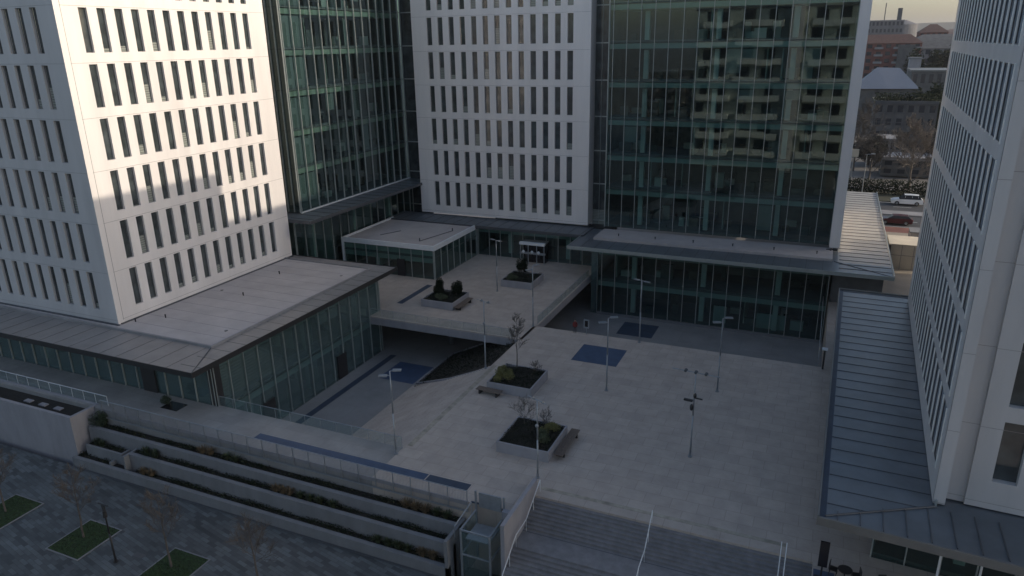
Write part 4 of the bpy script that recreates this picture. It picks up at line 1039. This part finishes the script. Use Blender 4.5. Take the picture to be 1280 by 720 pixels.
def car(x, y, z, L, paint, label, rz=0.0, suv=True):
    t = thing('parked_car' if not suv else 'passing_car', label, 'car', (x, y, z), rz); s = L/4.6; W = .92*s; H1 = .98*s; H2 = (1.68 if suv else 1.45)*s
    prof = [(-2.3, .35), (-2.28, .72), (-1.9, .88), (-1.15, .98), (-.5, 1.0), (2.1, 1.03), (2.28, .9), (2.3, .4), (2.1, .28), (-2.1, .28)]
    b = MB(); n = len(prof); i = len(b.v)
    for sy, k in ((-W, 1), (W, 1)): b.v += [(p[0]*s, sy*(1 if p[1] < .95 else .95), p[1]*s) for p in prof]
    b.f.append(tuple(range(n))); b.f.append(tuple(range(2*n-1, n-1, -1))); b.m += [0, 0]
    for k in range(n): b.f.append((k, n+k, n+(k+1) % n, (k+1) % n)); b.m.append(0)
    b.build('body', paint, t, local=True)
    rp = [(-1.15, .98), (-.45, H2/s-.03), (.3, H2/s), (1.6, H2/s-.04), (2.05, 1.02)]
    b = MB(); n = len(rp)
    for sy in (-1, 1): b.v += [(p[0]*s, sy*W*(.93 if p[1] < 1.1 else .76), p[1]*s) for p in rp]
    b.f.append(tuple(range(n))); b.f.append(tuple(range(2*n-1, n-1, -1))); b.m += [1, 1]
    for k in range(n-1): b.f.append((k, n+k, n+k+1, k+1)); b.m.append(1 if k in (0, 3) else 0)
    b.build('cabin', [paint, 'citywin'], t, local=True)
    b = MB()
    for px_ in (-.35, .65, 1.5): 
        for sy in (-1, 1): b.box(px_*s-.03, sy*W*.84-.02, .98*s, px_*s+.03, sy*W*.84+.02, H2-.2)
    b.build('pillars', paint, t, local=True)
    for wx in (-1.45, 1.4):
        for sy in (-1, 1):
            wo = MB().tube((wx*s, sy*(W-.2), .34*s), (wx*s, sy*(W+.02), .34*s), .34*s, n=16).build('wheel', 'rubber', t, local=True)
            MB().tube((wx*s, sy*(W+.02), .34*s), (wx*s, sy*(W+.03), .34*s), .2*s, n=12).build('rim', 'galv', wo, local=True)
    for sy in (-1, 1):
        MB().box(-2.33*s, sy*W*.7-.18, .62*s, -2.2*s, sy*W*.7+.18, .78*s).build('headlight', 'headlight', t, local=True)
        MB().box(2.2*s, sy*W*.75-.16, .7*s, 2.33*s, sy*W*.75+.16, .88*s).build('tail_light', 'tail', t, local=True)
    return t
car(14.3, 151.2, -.12, 5.3, 'car_white', 'white estate car driving on the far lane of the road', suv=True)
car(11.5, 134.3, -.12, 5.0, 'car_dark', 'dark saloon car with red tail lights on the near lane', suv=False)
# hedge and trees beyond the road
t = thing('hedge', 'dark clipped hedge running along the far side of the road', 'hedge', (12, 160, 0))
b = MB(); rnd = random.Random(4)
for _ in range(7000):
    q = Vector((rnd.uniform(-6, 34), 160+rnd.uniform(-1.1, 1.1), rnd.uniform(.1, 2.6)+.4*math.sin(_*.01))); d = Vector((rnd.gauss(0, 1), rnd.gauss(0, 1), rnd.gauss(0, 1))).normalized()*.2; e = d.orthogonal().normalized()*.12
    b.quad(q-d, q-e, q+d, q+e)
b.build('foliage', 'leaf_bk', t)
bare_tree('large spreading leafless tree beyond the road, its twigs pale brown', (15.6, 166, 0), 12.5, 6.2, 21, None, .32, 4, 'bark_lt', 13, .12, .03, 1.1)
bare_tree('leafless tree left of the large one, partly hidden by the glass tower', (5.5, 186, 0), 15, 6, 22, None, .3, 4, 'bark', 12, .15, .035, 1.0)
bare_tree('leafless brownish tree low behind the hedge at the left', (8.6, 176, 0), 9, 4, 23, None, .2, 4, 'bark', 11, .12, .03, 1.0)
bare_tree('leafless tree behind the ribbed tower edge', (21.5, 172, 0), 11, 5, 24, None, .25, 4, 'bark', 11, .12, .03, 1.0)
def evergreen(x, y, z, rx, rz, n, seed, label, size=.45):
    t = thing('evergreen_tree', label, 'tree', (x, y, z))
    leaves(n, rx, rx, rz, size, (0, 0, rz*.9), seed=seed, lobes=9).build('crown', 'leaf_bk', t, local=True)
    MB().tube((0, 0, 0), (0, 0, rz), .35, .15).build('trunk', 'bark', t, local=True); return t
evergreen(24.0, 226, 0, 4.0, 10.5, 4200, 41, 'tall dark evergreen beside the tiled dark apartment block')
evergreen(20.2, 232, 0, 3.0, 9.0, 2500, 45, 'second dark evergreen close behind the tall one')
evergreen(9, 196, 0, 4.5, 4.0, 2500, 42, 'low dark evergreen behind the hedge')
evergreen(33, 372, 0, 8, 14, 3000, 43, 'rounded dark evergreen right of the red brick building', .8)
evergreen(42, 378, 0, 8, 13, 3000, 44, 'dark evergreen farthest right beside the ribbed tower', .8)
evergreen(24, 190, 0, 4, 6.0, 2500, 46, 'dark evergreen at the foot of the ribbed tower edge')
# mid-distance buildings
def block(x0, x1, y0, D, z0, H, m, label, rows, cols, roof='tile', gable=0.0, bal=0, name='apartment_building', group=None, winm='citywin'):
    t = thing(name, label, 'building', ((x0+x1)/2, y0+D/2, z0), 0, group)
    MB().box(x0, y0, z0, x1, y0+D, z0+H).build('wall', m, t)
    if gable:
        xm, ym = (x0+x1)/2, y0+D/2; b = MB(); e = .6
        A, B_, C_, D_ = (x0-e, y0-e, z0+H), (x1+e, y0-e, z0+H), (x1+e, y0+D+e, z0+H), (x0-e, y0+D+e, z0+H)
        r1, r2_ = (x0+D*.3, ym, z0+H+gable), (x1-D*.3, ym, z0+H+gable)
        b.quad(A, B_, r2_, r1); b.quad(C_, D_, r1, r2_); b.tri(B_, C_, r2_); b.tri(D_, A, r1); b.quad(A, D_, C_, B_); b.build('roof', roof, t)
    else:
        MB().box(x0-.3, y0-.3, z0+H, x1+.3, y0+D+.3, z0+H+.6).build('roof', roof, t)
    if rows:
        bb = MB(); W = x1-x0; gm = {}; allw = MB()
        def wbox(*a):
            if group: allw.box(*a); return
            k = (round(a[3]-a[0], 3), round(a[4]-a[1], 3), round(a[5]-a[2], 3))
            if k not in gm: gm[k] = MB().box(0, 0, 0, *k).build('window', winm, None)
            else: gm[k] = gm[k].copy(); COL.objects.link(gm[k])
            gm[k].parent = t; gm[k].location = Vector(a[:3])-Vector(t.location)
        for i in range(rows):
            for k in range(cols):
                xx = x0+(k+.5)*W/cols; zz = z0+H*(i+.35)/rows; ww = W/cols*.26; hh = H/rows*.26
                wbox(xx-ww, y0-.06, zz, xx+ww, y0, zz+2*hh)
                if bal and (k % bal == 0): MB().box(xx-ww*1.8, y0-1.3, zz-.5*hh, xx+ww*1.8, y0, zz+.6*hh).build('balcony', 'stone_gr', t)
        if not group:
            for i in range(rows):
                ns = max(1, int(D/5))
                for k in range(ns):
                    yy = y0+(k+.5)*D/ns; zz = z0+H*(i+.35)/rows
                    wbox(x0-.06, yy-.7, zz, x0, yy+.7, zz+1.4)
        if allw.v: allw.build('windows', winm, t)['kind'] = 'stuff'
    return t
t = block(9.5, 24, 215, 14, 0, 13.2, 'dark_render', 'dark tiled apartment block with terraces behind the large bare tree', 4, 6, 'verge', 0, 0)
b = MB()
for i in range(6): b.box(9.5, 214.9, 1.5+2.3*i, 24, 215, 1.65+2.3*i)
for i in range(7): b.box(9.6+2.35*i, 214.88, 0, 9.75+2.35*i, 215, 13.2)
b.box(9.5, 214.6, 13.2, 24, 215, 13.9)
b.build('facade_grid', 'roof_seam', t)
b = MB(); rnd = random.Random(8)
for _ in range(900):
    q = Vector((rnd.uniform(9.5, 24), rnd.uniform(215, 222), 13.9+rnd.random()**2*1.8)); d = Vector((rnd.gauss(0, 1), rnd.gauss(0, 1), rnd.gauss(0, 1))).normalized()*.3; e = d.orthogonal().normalized()*.2
    b.quad(q-d, q-e, q+d, q+e)
b.build('roof_garden', 'leaf_bk', t)
for i, (x0, x1, y0, H) in enumerate(((10.5, 15.5, 196, 6.0), (11, 22, 182, 3.6))):
    block(x0, x1, y0, 8, 0, H, ['stone_gr', 'dark_render'][i], ['grey annex with a long balcony behind the bare trees', 'low dark terrace building just behind the bare trees'][i], 2, 4, 'stone_gr')
t = thing('kiosk_sign', 'pale yellow board standing behind the hedge by the glass tower edge', 'sign', (4.8, 169, 0))
MB().tube((4.8, 169, 0), (4.8, 169, 6), .1).build('post', 'galv', t); MB().box(4.0, 168.9, 5.8, 5.7, 169.1, 7.4).build('board', 'beige', t)
# tent roof hall
t = thing('tent_hall', 'hall with a pale peaked tent roof in the middle distance', 'building', (14, 268, 0))
MB().box(5.5, 261, 0, 22.5, 277, 14).build('wall', 'dark_render', t)
b = MB(); pk1, pk2 = (11.0, 269, 20.2), (17.5, 269, 20.0); A, B_, C_, D_ = (4.8, 260, 14.0), (23.2, 260, 14.2), (23.2, 278, 14.2), (4.8, 278, 14.0); mid = (14.5, 260, 14.1)
b.tri(A, mid, pk1); b.tri(mid, pk2, pk1); b.tri(mid, B_, pk2); b.tri(B_, C_, pk2); b.tri(D_, A, pk1); b.quad(C_, D_, pk1, pk2); b.quad(A, D_, C_, B_)
b.build('roof', 'tent', t)
block(23.5, 36, 300, 20, 0, 17.5, 'dark_render', 'low flat-roofed grey building right of the tent roof', 3, 5, 'fascia')
block(24.5, 28.5, 330, 6, 0, 21.0, 'concrete_w', 'small white roof cabin right of the tent roof', 0, 0, 'concrete')
t = block(6, 33.8, 400, 16, 0, 26.2, 'brick', 'red brick apartment block with pale balconies and dark tiled roof', 8, 7, 'tile', 4.0, 2)
MB().box(24, 398, 2, 31, 400.0, 25.5).build('bay', 'dark_render', t)
t = block(2, 40.5, 650, 30, 0, 40.0, 'far_grey', 'long grey block with rooftop masts near the skyline', 8, 14, 'stone_gr')
MB().tube((27, 655, 40), (27, 655, 53), .35).build('mast', 'roof_seam', t); MB().box(35.5, 652, 40, 38.5, 656, 49).build('mast', 'roof_seam', t)
block(44, 60, 550, 20, 0, 31, 'brick', 'pinkish apartment block with a dark arched window', 7, 5, 'tile', 5)
# round gas holder
t = thing('gas_holder', 'large round blue-grey tank near the skyline', 'tank', (60, 1000, 0)); MB().tube((60, 1000, 0), (60, 1000, 41), 17, n=32).tube((60, 1000, 41), (60, 1000, 46), 17, 5, n=32).build('tank', 'far_grey', t)
# distant city
rnd = random.Random(77); mats = ['stone', 'far_grey', 'brick', 'dark_render', 'stone', 'far_grey']
labs = 'distant hazy apartment block of the city beyond the road'
for i in range(90):
    y = 440+2600*(rnd.random()**1.4); x = y*rnd.uniform(.0, .14); W = rnd.uniform(14, 34)*(1+y/3000); H = rnd.uniform(10, 26)+y*.006
    if y < 700 and .03 < x/y < .08: H = min(H, 18)
    m = rnd.choice(mats); block(x-W/2, x+W/2, y, rnd.uniform(12, 24), 0, H, m, labs, 5, int(W/4), rnd.choice(['tile', 'dark_render', 'tile', 'fascia']), rnd.choice([0, 3, 4]), 0, group='distant city blocks')
# hills
b = MB(); n = 60; xs = [-1500+i*75 for i in range(n+1)]
hf = lambda x, k: (70+12*math.sin(x*.006+k)+7*math.sin(x*.017+2*k)+4*math.sin(x*.05))*(1 if k == 0 else 1.22)
for k, y in ((0, 3600), (1, 5200)):
    for a, c in zip(xs[:-1], xs[1:]):
        b.quad((a, y, -5), (c, y, -5), (c, y+400, hf(c, k)), (a, y+400, hf(a, k))); b.quad((a, y+400, hf(a, k)), (c, y+400, hf(c, k)), (c, y+1200, -5), (a, y+1200, -5))
struct(b.build('hills', 'verge'))
# outdoor furniture under the right-hand podium
def cafe_set(x, y, rz, label):
    t = thing('cafe_table', label, 'table', (x, y, 0), rz)
    MB().tube((0, 0, .7), (0, 0, .74), .4, n=16).build('top', 'black', t, local=True); MB().tube((0, 0, 0), (0, 0, .7), .04).tube((0, 0, 0), (0, 0, .03), .25).build('stand', 'black', t, local=True)
def chair(x, y, rz, label):
    t = thing('cafe_chair', label, 'chair', (x, y, 0), rz, 'dark chairs under the podium roof')
    MB().box(-.22, -.22, .43, .22, .22, .47).build('seat', 'black', t, local=True); MB().box(-.22, .2, .47, .22, .24, .9).build('backrest', 'black', t, local=True)
    for a in (-1, 1):
        for c in (-1, 1): MB().tube((a*.19, c*.19, 0), (a*.19, c*.19, .43), .02, n=6).build('leg', 'black', t, local=True)
cafe_set(3.6, 39.0, 0, 'small round dark table under the corner of the right-hand podium roof')
for i, (x, y, a, l) in enumerate(((3.0, 39.2, 80, 'dark chair left of the round table under the podium roof'), (4.2, 39.1, -80, 'dark chair right of the round table under the podium roof'), (3.6, 38.3, 180, 'dark chair on the near side of the round table'), (5.6, 38.9, 20, 'dark chair standing alone right of the round table'))): chair(x, y, R(a), l)
t = thing('barrier_post', 'dark narrow sign post under the corner of the podium roof', 'post', (2.35, 38.6, 0))
MB().box(2.1, 38.5, .9, 2.6, 38.6, 2.6).build('board', 'screen', t); MB().box(2.3, 38.55, 0, 2.4, 38.6, .9).build('post', 'black', t); MB().box(2.0, 38.3, 0, 2.7, 38.8, .05).build('foot', 'black', t)
# ------------------------------------------------------------------ haze
hz = MB().box(-7000, -7000, -7.6, 7000, 7000, 125).build('haze', 'white_metal'); hz['kind'] = 'stuff'
hm = bpy.data.materials.new('haze_air'); hm.use_nodes = True; t = hm.node_tree; t.nodes.remove(t.nodes['Principled BSDF'])
pv_ = t.nodes.new('ShaderNodeVolumePrincipled'); pv_.inputs['Color'].default_value = (0.80, 0.80, 0.86, 1); pv_.inputs['Density'].default_value = 0.00011; pv_.inputs['Anisotropy'].default_value = 0.3
t.links.new(pv_.outputs[0], t.nodes['Material Output'].inputs['Volume']); hz.data.materials.clear(); hz.data.materials.append(hm)
